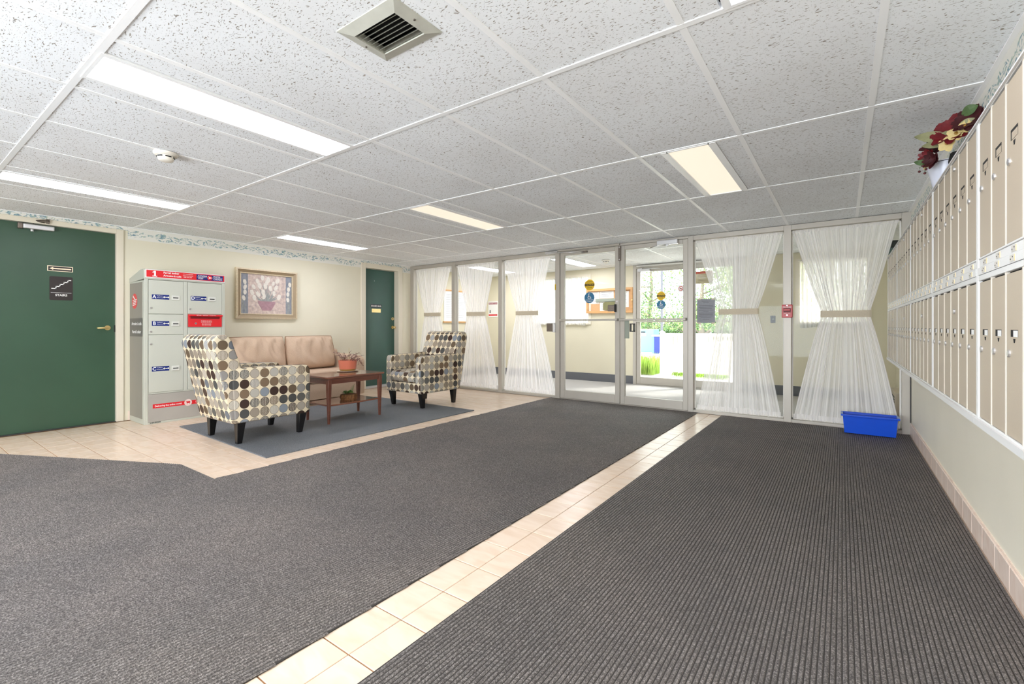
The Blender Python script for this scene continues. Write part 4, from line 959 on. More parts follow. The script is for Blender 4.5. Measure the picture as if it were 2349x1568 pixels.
def stalk(u0, v0_, u1, v1_, w):
    SOFF[0] += .000012
    dx, dy = u1 - u0, v1_ - v0_; L_ = math.hypot(dx, dy); nx, ny = -dy / L_ * w, dx / L_ * w; mx_, my_ = (u0 + u1) / 2 + nx * 1.5, (v0_ + v1_) / 2 + ny
    bp.prism(F, [(u0 - nx, v0_ - ny), (mx_ - nx, my_ - ny), (u1, v1_), (mx_ + nx, my_ + ny), (u0 + nx, v0_ + ny)], .0100, .0107 + SOFF[0])
pv = pv0 + .17
TU = [(-.13, .28), (-.06, .33), (.02, .31), (.09, .26), (-.18, .20), (-.10, .22), (-.02, .22), (.05, .19), (.13, .20), (-.20, .12), (-.12, .10), (-.05, .13), (.10, .12), (.17, .07), (-.17, .05), (.15, .30), (.00, .27), (-.04, .07)]
for du, dv in TU:
    stalk(cx0 + du * .25, pv, cx0 + du, pv + dv, .004); tulip(cx0 + du, pv + dv, rr.uniform(.034, .046), du * 2.2 + rr.uniform(-.3, .3))
for k in range(12): s_ = rr.uniform(-1, 1); stalk(cx0 + s_ * .05, pv, cx0 + s_ * .2, pv + rr.uniform(.04, .2) * (1 - abs(s_) * .4), .007)
for u_ in (pa + .045, pcx - .042):
    for v_ in (pv0 + .43, pv0 + .29, pv0 + .21, pv0 + .36): tulip(u_ + rr.uniform(-.015, .015), v_, .036, rr.uniform(-.3, .3))
    for k in range(5): stalk(u_ + rr.uniform(-.03, .03), pv0, u_ + rr.uniform(-.03, .03), pv0 + rr.uniform(.2, .4), .004)
bp.build('painted_stems', mStalk, pc, kind='stuff'); b.build('painted_tulips', mTulip, pc, kind='stuff')
MB().prism(F, [(cx0 - .12, pv + .005), (cx0 + .12, pv + .005), (cx0 + .115, pv - .03), (cx0 + .06, pv - .125), (cx0 - .06, pv - .125), (cx0 - .115, pv - .03)], .0100, .0124).build('painted_pot', mPot, pc)

# ================================================================== FURNITURE
rug = root('area_rug', (-4.72, 3.2, 0), 'grey blue rectangular rug beneath the coffee table and armchairs', 'rug')
MB().prism(WF, [(-3.765, 1.87), (-3.765, 4.45), (-5.69, 4.45), (-5.69, 1.925)], .0005, .010).build('pile', mRug, rug)
RZ = .0102
ch = root('armchair', (-4.687, 2.23, RZ), 'armchair with disc print fabric seen from behind, nearest the parcel locker', 'armchair', 'disc print armchairs facing each other')
FX = (O0, Y, Z, X)
HW = .335; cxx = -4.687
def prof(name, pts, x0, x1, bev=.018, seg=3): return MB().prism(FX, pts, x0, x1).build(name, mDisc, ch, smooth='auto', bevel=bev, seg=seg, uv=True)
for s_ in (-1, 1):
    xa, xb = (cxx - HW - .006, cxx - HW + .105) if s_ < 0 else (cxx + HW - .105, cxx + HW + .006)
    prof('arm', [(1.885, .2), (2.595, .2), (2.600, .40), (2.598, .635), (2.575, .675), (2.40, .682), (1.86, .694)], xa, xb)
prof('backrest', [(1.868, .2), (2.00, .2), (2.02, .50), (1.955, .69), (1.905, .82), (1.872, .925), (1.845, .972), (1.800, .990), (1.755, .984), (1.722, .950), (1.712, .905), (1.738, .80), (1.800, .50)], cxx - HW, cxx + HW, .014)
prof('seat_cushion', [(1.99, .335), (2.59, .335), (2.618, .36), (2.625, .41), (2.612, .455), (2.57, .482), (2.3, .492), (1.97, .478)], cxx - HW + .103, cxx + HW - .103, .02)
prof('apron', [(1.95, .202), (2.588, .202), (2.590, .334), (1.95, .334)], cxx - HW + .1, cxx + HW - .1, .008, 2)
for sx in (-1, 1):
    for fy, (yt, yb) in ((0, (1.945, 1.945)), (1, (2.535, 2.515))):
        xt, xb = cxx + sx * .285, cxx + sx * .282
        if fy == 0: yt = 1.955; yb = 1.945
        m = MB(); vs = []
        for x_, y_, z_, w_ in ((xb, yb, RZ, .021), (xt, yt, .205, .036)):
            for dx, dy in ((-1, -1), (1, -1), (1, 1), (-1, 1)): vs.append((x_ + dx * w_, y_ + dy * w_, z_))
        m.add(vs, [(0, 3, 2, 1), (4, 5, 6, 7), (0, 1, 5, 4), (1, 2, 6, 5), (2, 3, 7, 6), (3, 0, 4, 7)]); m.build('leg', mLegB, ch, bevel=.002, seg=1)
c2 = copy_tree(ch); c2.location = (-4.662, 4.446, RZ); c2.rotation_euler = (0, 0, math.pi - .01)
c2['label'] = 'armchair with disc print fabric facing the camera side, in front of the curtains'

so = root('loveseat', (-6.1, 3.44, 0), 'beige two cushion loveseat against the wall under the picture', 'sofa')
SB, SF, sy0, sy1 = -6.53, -5.76, 2.56, 4.315
MB().box(SB, SF + .02, sy0 + .17, sy1 - .17, .075, .29).build('base', mSofa, so, smooth='auto', bevel=.015)
MB().box(SB, SB + .17, sy0 + .05, sy1 - .05, .075, .72).build('back_frame', mSofa, so, smooth='auto', bevel=.04, seg=3)
for a_, c_ in ((sy0, sy0 + .19), (sy1 - .19, sy1)):
    MB().prism((O0, X, Z, Y), [(SB + .02, .07), (SF, .07), (SF, .56), (SF - .03, .612), (SF - .10, .63), (-6.3, .652), (SB + .02, .66)], a_, c_).build('arm', mSofa, so, smooth='auto', bevel=.03, seg=3)
def pillow(name, cy, w, cz, h, cx, T, lean, par, seed, mat=mSofa):
    rr = random.Random(seed); n, mm = 34, 26; vs = []; ph = [rr.uniform(0, 6) for _ in range(8)]
    ca, sa = math.cos(lean), math.sin(lean)
    def P(a, b, side):
        e = (max(0, 1 - abs(a) ** 3.2) ** .5) * (max(0, 1 - abs(b) ** 3.2) ** .5)
        rr_ = 1 - .05 * (abs(a) * abs(b)) ** 2 * 1.0
        y = a * w / 2 * rr_; z = b * h / 2 * rr_ - .008 * (1 - a * a) * (1 if b > .9 else 0)
        x = side * (T * e)
        if side > 0: x += e ** .7 * (.016 * math.sin(5 * a + 3 * b + ph[0]) + .010 * math.sin(13 * a - 5 * b * b + ph[1]) + .007 * math.sin(22 * a + 9 * b + ph[2]) * (.3 + abs(a)) + .005 * math.sin(30 * a * (1 + .3 * b) + ph[3]) * max(0, .6 + b))
        return Vector((cx + x * ca + z * -sa, cy + y, cz + z * ca + x * sa))
    for side in (1, -1):
        for j in range(mm + 1):
            for i in range(n + 1): vs.append(P(-1 + 2 * i / n, -1 + 2 * j / mm, side))
    K = (n + 1) * (mm + 1); fs = []
    for j in range(mm):
        for i in range(n):
            a_ = j * (n + 1) + i; fs.append((a_, a_ + 1, a_ + n + 2, a_ + n + 1)); fs.append((K + a_, K + a_ + n + 1, K + a_ + n + 2, K + a_ + 1))
    q_ = MB().add(vs, fs); 
    o = q_.build(name, mat, par, smooth=True)
    edge = [P(-1 + 2 * k / 16, -1, 0) for k in range(17)] + [P(1, -1 + 2 * k / 12, 0) for k in range(1, 13)] + [P(1 - 2 * k / 16, 1, 0) for k in range(1, 17)] + [P(-1, 1 - 2 * k / 12, 0) for k in range(1, 13)]
    MB().tube(edge, .0065, 6).build('piping', mPiping, o, smooth=True)
    return o
pillow('back_cushion', 2.985, .73, .700, .47, -6.225, .105, .20, so, 1)
pillow('back_cushion', 3.725, .74, .700, .47, -6.225, .105, .20, so, 2)
for a_, c_ in ((sy0 + .19, 3.433), (3.440, sy1 - .19)):
    MB().box(-6.33, SF + .035, a_ + .003, c_ - .003, .292, .452).build('seat_cushion', mSofa, so, smooth='auto', bevel=.035, seg=4)
for x_ in (SB + .08, SF - .05):
    for y_ in (sy0 + .09, sy1 - .09): MB().lathe((Vector((x_, y_, 0)), X, Y, Z), [(.018, .001), (.026, .075)], n=12).build('leg', mLegB, so)

ct = root('coffee_table', (-4.685, 3.22, RZ), 'dark walnut side table with lower shelf on the grey rug', 'table')
MB().box(-4.935, -4.447, 2.845, 3.600, .498, .520).build('tabletop', mWoodT, ct, bevel=.005)
b = MB()
for q_ in ((-4.915, -4.469, 2.885, 2.903), (-4.915, -4.469, 3.545, 3.563), (-4.487, -4.469, 2.885, 3.563), (-4.915, -4.897, 2.885, 3.563)): pass
MB().box(-4.492, -4.472, 2.90, 3.548, .438, .498).build('apron', mWood, ct); MB().box(-4.902, -4.882, 2.90, 3.548, .438, .498).build('apron', mWood, ct)
MB().box(-4.885, -4.487, 2.878, 2.898, .438, .498).build('apron', mWood, ct); MB().box(-4.885, -4.487, 3.548, 3.568, .438, .498).build('apron', mWood, ct)
MB().prism(WF, [(-4.50, 2.89), (-4.488, 2.91), (-4.474, 3.10), (-4.470, 3.22), (-4.474, 3.35), (-4.488, 3.54), (-4.50, 3.555), (-4.87, 3.555), (-4.88, 3.54), (-4.895, 3.22), (-4.88, 2.91), (-4.87, 2.89)], .197, .214).build('shelf', mWoodT, ct, bevel=.003, seg=1)
for x_ in (-4.480, -4.888):
    for y_ in (2.888, 3.556):
        vs = []
        for z_, w_ in ((RZ, .0105), (.40, .021), (.478, .021), (.486, .017), (.498, .017)):
            for dx, dy in ((-1, -1), (1, -1), (1, 1), (-1, 1)): vs.append((x_ + dx * w_, y_ + dy * w_, z_))
        m = MB(); fs = [(0, 3, 2, 1), (16, 17, 18, 19)]
        for k in range(4): fs += [(4 * k + i, 4 * k + (i + 1) % 4, 4 * k + 4 + (i + 1) % 4, 4 * k + 4 + i) for i in range(4)]
        m.add(vs, fs).build('leg', mWood, ct, bevel=.002, seg=1)
# potted plant
px, py, pz = -4.845, 3.375, .5205
pp_ = root('potted_plant', (px, py, pz), 'salmon ceramic pot of purple trailing plant on the walnut table', 'plant')
FP = (Vector((px, py, pz)), X, Y, Z)
MB().lathe(FP, [(.085, 0), (.118, .006), (.124, .012), (.118, .014), (.085, .008), (.0001, .008)], n=32).build('saucer', mSaucer, pp_, smooth='auto')
MB().lathe(FP, [(.082, .009), (.090, .012), (.095, .030)], n=32).build('glaze_band', mGold, pp_, smooth='auto')
MB().lathe(FP, [(.095, .030), (.108, .125), (.110, .136), (.104, .136), (.098, .110)], n=32).build('pot', mTerra, pp_, smooth='auto')
MB().lathe(FP, [(.099, .118), (.0001, .122)], n=24).build('soil', mSoil, pp_)
MB().tube([(px + .01, py + .01, pz + .12), (px + .008, py + .012, pz + .285)], .0022, 6).build('stake', mCreamP, pp_)
def leafpts(P, d, up, L, Wd):
    d = d.normalized(); s_ = d.cross(up).normalized(); n_ = s_.cross(d).normalized()
    return [P, P + d * L * .35 + s_ * Wd / 2 + n_ * Wd * .15, P + d * L, P + d * L * .35 - s_ * Wd / 2 + n_ * Wd * .15, P + d * L * .4 - n_ * Wd * .05]
def leafadd(m, P, d, up, L, Wd):
    v = leafpts(P, d, up, L, Wd); m.add(v, [(0, 1, 4), (1, 2, 4), (2, 3, 4), (3, 0, 4)])
rr = random.Random(5)
ls, l1, l2 = MB(), MB(), MB()
for k in range(34):
    t = rr.uniform(0, 6.28); r0 = rr.uniform(.02, .09); out = rr.uniform(.02, .12); hh = rr.uniform(.03, .11)
    if k % 5 == 0: t = rr.uniform(-.2, 1.2) ; out = rr.uniform(.05, .09); hh = rr.uniform(-.06, .02); r0 = .095
    d = Vector((math.cos(t), math.sin(t), 0)); p0 = Vector((px, py, pz + .122)) + d * r0; p1 = p0 + d * out * .5 + Z * max(.03, hh * .8); p2 = p0 + d * out + Z * hh
    ls.tube([p0, p1, p2], .0018, 5)
    for j in range(5):
        s_ = .35 + .16 * j; q_ = p0.lerp(p1, min(1, s_ * 2)) if s_ < .5 else p1.lerp(p2, (s_ - .5) * 2); a_ = rr.uniform(0, 6.28)
        leafadd(l1 if rr.random() < .5 else l2, q_, Vector((math.cos(a_), math.sin(a_), rr.uniform(-.2, .7))), Z, rr.uniform(.022, .04), rr.uniform(.010, .017))
ls.build('stem', mStem, pp_); l1.build('foliage', mPurple, pp_, kind='stuff', recalc=False); l2.build('foliage', mMauve, pp_, kind='stuff', recalc=False)
# succulent on log
sx, sy, sz = -4.665, 3.262, .2145
su = root('succulent_planter', (sx, sy, sz), 'green succulents in a round of bark on the table shelf', 'plant')
FP = (Vector((sx, sy, sz)), X, Y, Z); m = MB(); vs = []; N_ = 40
for z_, r_ in ((0, .082), (.03, .088), (.062, .084), (.064, .070)):
    for k in range(N_):
        t = 2 * math.pi * k / N_; q_ = r_ * (1 + .05 * math.sin(11 * t) + .03 * math.sin(23 * t + z_ * 60)); vs.append((sx + q_ * math.cos(t), sy + q_ * math.sin(t) * 1.05, sz + z_))
fs = [tuple(range(N_))[::-1], tuple(range(3 * N_, 4 * N_))] + [(j * N_ + i, j * N_ + (i + 1) % N_, (j + 1) * N_ + (i + 1) % N_, (j + 1) * N_ + i) for j in range(3) for i in range(N_)]
m.add(vs, fs).build('log_pot', mBark, su); g1, g2 = MB(), MB(); rr = random.Random(9)
for k in range(11):
    t = rr.uniform(0, 6.28); r_ = rr.uniform(0, .065); c = Vector((sx + r_ * math.cos(t), sy + r_ * math.sin(t), sz + .06 + rr.uniform(0, .035))); s_ = rr.uniform(.022, .036)
    for ring in range(3):
        for j in range(7):
            a_ = j * .9 + ring * .4; el = .25 + .5 * ring; leafadd(g1 if k % 4 else g2, c + Z * .004 * ring, Vector((math.cos(a_) * math.cos(el), math.sin(a_) * math.cos(el), math.sin(el))), Z, s_ * (1 - .2 * ring), s_ * .5)
for k in range(4):
    p0 = Vector((sx + .01 * k, sy + .03, sz + .07)); p1 = p0 + Vector((.01 * k - .01, .01, .06 + .015 * k)); g1.tube([p0, p1], .0015, 5)
    for j in range(6): leafadd(g1, p0.lerp(p1, .3 + .13 * j), Vector((math.cos(j * 2.2), math.sin(j * 2.2), .4)), Z, .014, .007)
g1.build('rosettes', mSucc, su, kind='stuff', recalc=False); g2.build('rosettes', mSucc2, su, kind='stuff', recalc=False)
# blue bin ----------------------------------------------------------
bn = root('storage_bin', (.21, 5.70, .012), 'bright blue plastic open bin on the floor mat by the right curtain', 'bin')
def tub(m, x0, x1, y0, y1, z0, z1, fl_, th):
    def ring(z, e, t): return [(x0 - e + t, y0 - e + t, z), (x1 + e - t, y0 - e + t, z), (x1 + e - t, y1 + e - t, z), (x0 - e + t, y1 + e - t, z)]
    vs = ring(z0, 0, 0) + ring(z1, fl_, 0) + ring(z1, fl_, th) + ring(z0 + .01, 0, th)
    fs = [(0, 3, 2, 1), (12, 13, 14, 15)]
    for k in range(3): fs += [(4 * k + i, 4 * k + (i + 1) % 4, 4 * k + 4 + (i + 1) % 4, 4 * k + 4 + i) for i in range(4)]
    m.add(vs, fs)
m = MB(); tub(m, .018, .412, 5.628, 5.790, .013, .190, .014, .004); m.build('tub', mBin, bn, bevel=.003)
b = MB()
for q_ in ((-.010, .440, 5.598, 5.616), (-.010, .440, 5.802, 5.820), (-.010, .006, 5.616, 5.802), (.424, .440, 5.616, 5.802)): b.box(*q_, .180, .196)
b.build('rim', mBin, bn, bevel=.004)
for x_ in (-.012, .424): MB().box(x_, x_ + .018, 5.65, 5.77, .181, .1975).build('handle_grip', M('pale_blue_plastic', (150, 176, 222), .4), bn, bevel=.004)

# ================================================================== MAILBOXES
MX = .37
Yb = [5.95, 5.0, 4.070, 3.137, 2.177, 1.225]
places = ['farthest, beside the glass wall', 'second from the glass wall', 'in the middle, beneath the flower vase', 'second nearest the camera', 'nearest, cut off at the right edge']
Fm = FR(MX)
DW = .15; dm = {}
mDiv = M('pale_taupe_divider', (212, 204, 190), .4)
mSlotShade = M('black_slot_shade', (26, 24, 22), .8)  # black stands in for the shade inside slots and door gaps
for k in range(5):
    ya, yb = Yb[k], Yb[k + 1]; mb = root('mailbox_unit', (XR - .05, (ya + yb) / 2, .735), 'mailbox unit of twelve tall taupe doors, ' + places[k], 'mailboxes', 'mailbox units along the right wall')
    MB().box(MX + .012, XR - .001, yb, ya, .731, 1.739).build('cabinet', mBoxFrame, mb)
    MB().box(MX + .0105, MX + .012, yb + .016, ya - .016, .757, 1.735).build('door_gap_shade', mSlotShade, mb)  # black sheet behind the doors, paints the shade in their gaps
    b = MB()
    for q_ in ((yb, yb + .016), (ya - .016, ya)): b.box(MX, MX + .012, q_[0], q_[1], .731, 1.739)
    for z0, z1 in ((.731, .757), (1.210, 1.228), (1.2805, 1.287), (1.735, 1.739)): b.box(MX, MX + .012, yb + .016, ya - .016, z0, z1)
    b.build('face_frame', mBoxFrame, mb, bevel=.0015, seg=1)
    MB().box(MX - .008, MX, yb + .001, ya - .001, .731, .752).build('bottom_trim', mBoxFrame, mb); MB().box(MX - .006, MX, yb + .001, ya - .001, 1.7365, 1.742).build('top_trim', mBoxFrame, mb)
    MB().box(MX + .002, MX + .012, yb + .016, ya - .016, 1.2555, 1.2795).build('number_strip', mBoxFrame, mb); MB().box(MX - .001, MX + .012, yb + .016, ya - .016, 1.229, 1.2535).build('number_strip', mBoxFrame, mb)
    pitch = (ya - yb - .032) / 6
    for j in range(6):
        yc = ya - .016 - pitch * (j + .5); w = pitch - .007
        if j: MB().box(MX + .001, MX + .0105, yc + pitch / 2 - .003, yc + pitch / 2 + .003, 1.287, 1.735).build('divider', mDiv, mb)
        if j: MB().box(MX + .001, MX + .0105, yc + pitch / 2 - .003, yc + pitch / 2 + .003, .757, 1.210).build('divider', mDiv, mb)
        for (z0, z1, s0, s1, k0, k1, lz, mz) in ((1.288, 1.730, 1.562, 1.590, 1.543, 1.556, 1.510, 1.700), (.758, 1.205, 1.031, 1.050, 1.015, 1.026, .985, 1.120)):
            key = ('d', z0)
            if key not in dm:
                d = MB().box(MX + .003, MX + .011, yc - w / 2, yc + w / 2, z0, z1).build('door', mBoxDoor, mb, bevel=.0015, seg=1); dm[key] = d.data; dm['w'] = w
            else: d = place(dm[key], 'door', (MX + .007, yc, (z0 + z1) / 2), mb); d.scale.y = w / dm['w']
            def sub(nm, mk, mat, cpos):
                if nm + str(z0) not in dm: o = mk().build(nm, mat, d); dm[nm + str(z0)] = o.data
                else: place(dm[nm + str(z0)], nm, cpos, d)
            x_ = MX + .003
            sub('name_slot', lambda: MB().box(x_ - .0006, x_, yc - .031, yc + .031, s0, s1), mSlotShade, (x_ - .0003, yc, (s0 + s1) / 2))  # flat black plate: the recess shadow of the slot as colour
            sub('name_card', lambda: MB().box(x_ - .0010, x_ - .0006, yc - .0305, yc + .006 + .014 * (z0 > 1), s0, s1 - .002 - .007 * (z0 > 1)), mBoxDoor if z0 > 1 else mPaper, (x_ - .0008, yc - .01225 + .007 * (z0 > 1), (s0 + s1) / 2 - .001 - .0035 * (z0 > 1)))
            sub('key_slot', lambda: MB().prism(Fm, [(-yc - .009, k1), (-yc + .009, k1), (-yc + .004, k0), (-yc - .004, k0)], -.003, -.0024), mSlotShade, (x_ - .0003, yc, (k0 + k1) / 2))
            F2 = FR(x_)
            sub('lock', lambda: MB().lathe((F2[0] + F2[1] * (-yc - .044) + F2[2] * lz, F2[1], F2[2], F2[3]), [(.0105, 0), (.0105, .003), (.0085, .0045), (.0001, .005)], n=14), mChrome, (x_ - .0025, yc + .044, lz))
            if j == 3: sub('master_lock', lambda: MB().lathe((F2[0] + F2[1] * (-yc) + F2[2] * mz, F2[1], F2[2], F2[3]), [(.010, 0), (.010, .005), (.0001, .006)], n=12), mChrome, (x_ - .003, yc, mz))
        for zc in (1.2675, 1.2415):
            x_ = MX + (.002 if zc > 1.25 else -.001)
            if ('np', zc) not in dm:
                o = MB().box(x_ - .0015, x_, yc - .019, yc + .017, zc - .0085, zc + .0085).build('number_plate', mPlate, mb); dm[('np', zc)] = o.data
            else: o = place(dm[('np', zc)], 'number_plate', (x_ - .00075, yc - .001, zc), mb)
            if ('ny', zc) not in dm: dm[('ny', zc)] = MB().box(x_ - .0012, x_, yc - .027, yc - .0195, zc - .009, zc + .008).build('yellow_tab', mBeige, o).data
            else: place(dm[('ny', zc)], 'yellow_tab', (x_ - .0006, yc - .02325, zc - .0005), o)
            if ('nd', zc) not in dm: dm[('nd', zc)] = MB().box(x_ - .002, x_ - .0015, yc + .007, yc + .011, zc - .004, zc - .0005).box(x_ - .002, x_ - .0015, yc - .011, yc - .007, zc + .001, zc + .0045).build('screw', mInkB, o).data
            else: place(dm[('nd', zc)], 'screw', (x_ - .00175, yc, zc + .00025), o)
# flower vase -------------------------------------------------------
vx0, vy0, vz0 = .457, 3.40, 1.7395
vs_ = root('flower_vase', (vx0, vy0, vz0), 'white vase of crimson and cream silk flowers on top of the mailboxes', 'vase')
FP = (Vector((vx0, vy0, vz0)), X, Y, Z)
MB().lathe(FP, [(.052, 0), (.050, .02), (.055, .08), (.066, .14), (.080, .19), (.084, .205), (.078, .205), (.06, .14), (.0001, .12)], n=32).build('vase', mVase, vs_, smooth='auto')
MB().lathe(FP, [(.0835, .1985), (.0845, .1985), (.0845, .2015), (.0835, .2015)], n=32).build('rim_line', mBlack, vs_)
MB().lathe((Vector((.492, 3.215, vz0)), X, Y, Z), [(.035, 0), (.045, .08), (.052, .16), (.045, .20), (.0001, .215)], n=14).build('floral_foam', mFoam, vs_, smooth=True)
rr = random.Random(21)
def blossom(c, nrm, rad, npet, mat, name, cup=.5, layers=2, wf=.7):
    m = MB(); nrm = nrm.normalized(); a0 = nrm.orthogonal().normalized(); b0 = nrm.cross(a0)
    for l_ in range(layers):
        for j in range(npet):
            t = 6.283 * (j + .5 * l_) / npet + rr.uniform(-.1, .1); d = a0 * math.cos(t) + b0 * math.sin(t); s_ = nrm.cross(d); L_ = rad * (1 - .22 * l_) * rr.uniform(.9, 1.1); cp = cup * (1 + .5 * l_)
            rows = []
            for q_ in range(5):
                u_ = q_ / 4; wd = rad * wf * math.sin(math.pi * min(1, .12 + u_ * .83)) ** .7 * .5
                ctr = c + d * L_ * u_ + nrm * (L_ * cp * u_ * u_ * .7)
                rows.append((ctr - s_ * wd + nrm * wd * .25, ctr, ctr + s_ * wd + nrm * wd * .25))
            vv = [p for r_ in rows for p in r_]; m.add(vv, [(3 * i + k_, 3 * i + k_ + 1, 3 * i + k_ + 4, 3 * i + k_ + 3) for i in range(4) for k_ in range(2)])
    return m.build(name, mat, vs_, smooth=True, recalc=False)
P3 = lambda x, y, z: Vector((x, y, z))
blossom(P3(.455, 3.20, 2.05), P3(-.45, -.75, .35), .092, 8, mRose, 'poinsettia_bloom', .25, 2, .62)
blossom(P3(.425, 3.34, 2.035), P3(-.5, -.6, .5), .085, 7, mRoseD, 'poinsettia_bloom', .25, 2, .62)
blossom(P3(.505, 3.12, 2.06), P3(-.5, -.7, .4), .075, 7, mRoseD, 'poinsettia_bloom', .3, 2, .6)
blossom(P3(.378, 3.30, 1.965), P3(-.7, -.7, .1), .042, 6, mRose, 'rose_bloom', .8)
blossom(P3(.392, 3.27, 1.935), P3(-.7, -.7, .0), .045, 6, mRoseD, 'rose_bloom', .8)
blossom(P3(.372, 3.31, 1.925), P3(-.8, -.6, .0), .026, 5, mCreamP, 'bud', .6, 1)
blossom(P3(.432, 3.19, 1.985), P3(-.5, -1, -.25), .038, 5, mCreamP, 'cream_bloom', .2, 1, .95)
blossom(P3(.462, 3.16, 2.02), P3(-.5, -1, -.1), .036, 5, mCreamP, 'cream_bloom', .2, 1, .95)
blossom(P3(.490, 3.12, 2.035), P3(-.6, -1, 0), .032, 5, mCreamP, 'cream_bloom', .25, 1, .95)
for c_ in ((.430, 3.183, 1.985), (.460, 3.153, 2.02), (.488, 3.113, 2.035)): MB().lathe((Vector(c_), X, Z, -Y), [(.006, -.004), (.008, .002), (.0001, .006)], n=8).build('stamen', mGold, vs_)
b = MB()
def bleaf(m, P, tip, w, n):
    P, tip = Vector(P), Vector(tip); d = tip - P; n = Vector(n).normalized(); s_ = d.cross(n).normalized(); rows = []
    for k in range(7):
        u_ = k / 6; hw = w * math.sin(math.pi * min(.98, .06 + u_ * .94)) ** .8 * .5; c = P + d * u_ + n * (.012 * math.sin(3.1 * u_))
        rows += [c - s_ * hw, c - n * .004, c + s_ * hw]
    m.add(rows, [(3 * i + k_, 3 * i + k_ + 1, 3 * i + k_ + 4, 3 * i + k_ + 3) for i in range(6) for k_ in range(2)])
NC = (-.3, -1, -.1)
bleaf(b, (.45, 3.21, 2.02), (.315, 3.27, 2.075), .055, NC); bleaf(b, (.47, 3.17, 2.015), (.39, 3.25, 2.035), .06, NC); bleaf(b, (.44, 3.22, 2.00), (.345, 3.28, 2.02), .04, NC); bleaf(b, (.53, 3.10, 2.05), (.46, 3.15, 2.04), .05, NC)
b.build('sage_leaf', mLeafS, vs_, recalc=False); b = MB()
bleaf(b, (.375, 3.29, 1.925), (.315, 3.29, 1.945), .030, NC); b.build('green_leaf', mLeafG, vs_, recalc=False); b = MB(); bleaf(b, (.48, 3.14, 2.10), (.53, 3.10, 2.12), .05, NC)
b.build('green_leaf', mLeafG, vs_, recalc=False); b = MB(); bs = MB()
for c_ in ((.335, 3.27, 1.885), (.362, 3.27, 1.893), (.357, 3.27, 1.873), (.350, 3.28, 1.915)):
    c = Vector(c_); bs.tube([P3(.372, 3.29, 1.935), c + Z * .02, c], .0012, 5)
    b.lathe((c, X, Y, Z), [(.0001, -.007), (.005, -.004), (.007, 0), (.005, .004), (.0001, .007)], n=10)
b.build('berries', mBerry, vs_, smooth=True); bs.build('berry_stem', mLeafG, vs_)

# ================================================================== OUTSIDE
mConc = M('pale_concrete', (214, 210, 200), .9, var=(2, .06)); mVinyl = M('white_vinyl_fence', (240, 236, 232), .5)
gr = root('terrain', (0, 20, -.02), 'pale paved ground outside the entrance doors', 'ground'); MB().box(-40, 30, YO + .2, 60, -.3, -.02).build('paving', mConc, gr)
lw = MB().box(-40, 30, 22.5, 60, -.02, .02).build('lawn', M('lawn_green', (120, 160, 70), .95, var=(3, .3)), None); tag(lw, 'green lawn strip far beyond the fence outside', 'lawn')
fp = root('fence_post', (-3.13, 9.90, -.02), 'white capped fence post standing outside the left outer door', 'post')
MB().box(-3.17, -3.09, 9.86, 9.94, -.02, .93).build('post', mVinyl, fp, bevel=.004); MB().lathe((Vector((-3.13, 9.90, .93)), X, Y, Z), [(.068, 0), (.068, .012), (.0001, .05)], n=4).build('cap', mVinyl, fp); MB().box(-3.20, -3.06, 9.83, 9.97, -.02, .005).build('base_flange', mVinyl, fp)
fc = root('picket_fence', (-2.0, 9.9, 0), 'white vinyl picket fence running right from the post outside', 'fence')
x = -3.07; pk = None; n = 0
while x < .9:
    if pk is None: pk = MB().box(x, x + .075, 9.90, 9.92, .10, .90).build('picket', mVinyl, fc, bevel=.002, seg=1).data
    else: place(pk, 'picket', (x + .0375, 9.91, .50), fc)
    x += .088
for z_ in (.12, .60, .86): MB().box(-3.088, .95, 9.875, 9.905, z_, z_ + .06).build('rail', mVinyl, fc)
fs_ = root('ramp_wall', (-3.6, 12.0, 0), 'white sloping ramp side wall beyond the ornamental grass', 'wall')
MB().prism((Vector((0, 12.0, 0)), X, Z, Y), [(-4.15, -.015), (-4.15, .10), (-3.75, .48), (-3.45, .62), (-1.0, .80), (.9, .80), (.9, -.015)], 0, .12).build('panel', mVinyl, fs_)
cbx = root('collection_box', (-6.9, 19.3, 0), 'pale blue metal box with a dark slot far outside the door', 'box')
mPB = M('pale_blue_enamel', (112, 166, 194), .5)
MB().box(-7.6, -6.42, 19.2, 19.9, -.02, .95).build('body', mPB, cbx, bevel=.03); MB().box(-7.5, -6.78, 19.19, 19.2, .80, .85).build('slot', mBlack, cbx); MB().box(-7.5, -6.75, 19.185, 19.2, .66, .78).build('label_panel', mWhiteV, cbx)
cb2 = root('recycling_bin', (-5.9, 18.6, 0), 'deep blue bin beside the pale blue box outside', 'bin')
MB().box(-6.12, -5.55, 18.3, 18.9, -.02, .66).build('body', mBlueV, cb2, bevel=.02); MB().box(-6.20, -6.12, 18.32, 18.9, -.02, .66).build('side_panel', M('sky_blue_plastic', (96, 176, 220), .4), cb2); MB().box(-6.2, -5.5, 18.28, 18.92, .66, .72).build('lid', mWhiteV, cb2, bevel=.01)
MB().disc(FG(18.3), -5.75, .40, .1, 0, .004, 16).build('white_emblem', mWhiteV, cb2)
lp = root('lamp_post', (-4.85, 15.3, 0), 'grey steel lamp post outside behind the left outer door', 'lamp post')
MB().tube([(-4.85, 15.3, -.02), (-4.85, 15.3, 6.5)], .04, 12).build('pole', M('grey_pole', (92, 94, 102), .5), lp); MB().box(-4.95, -4.75, 15.2, 15.4, 6.45, 6.6).build('lamp_head', mAluD, lp)
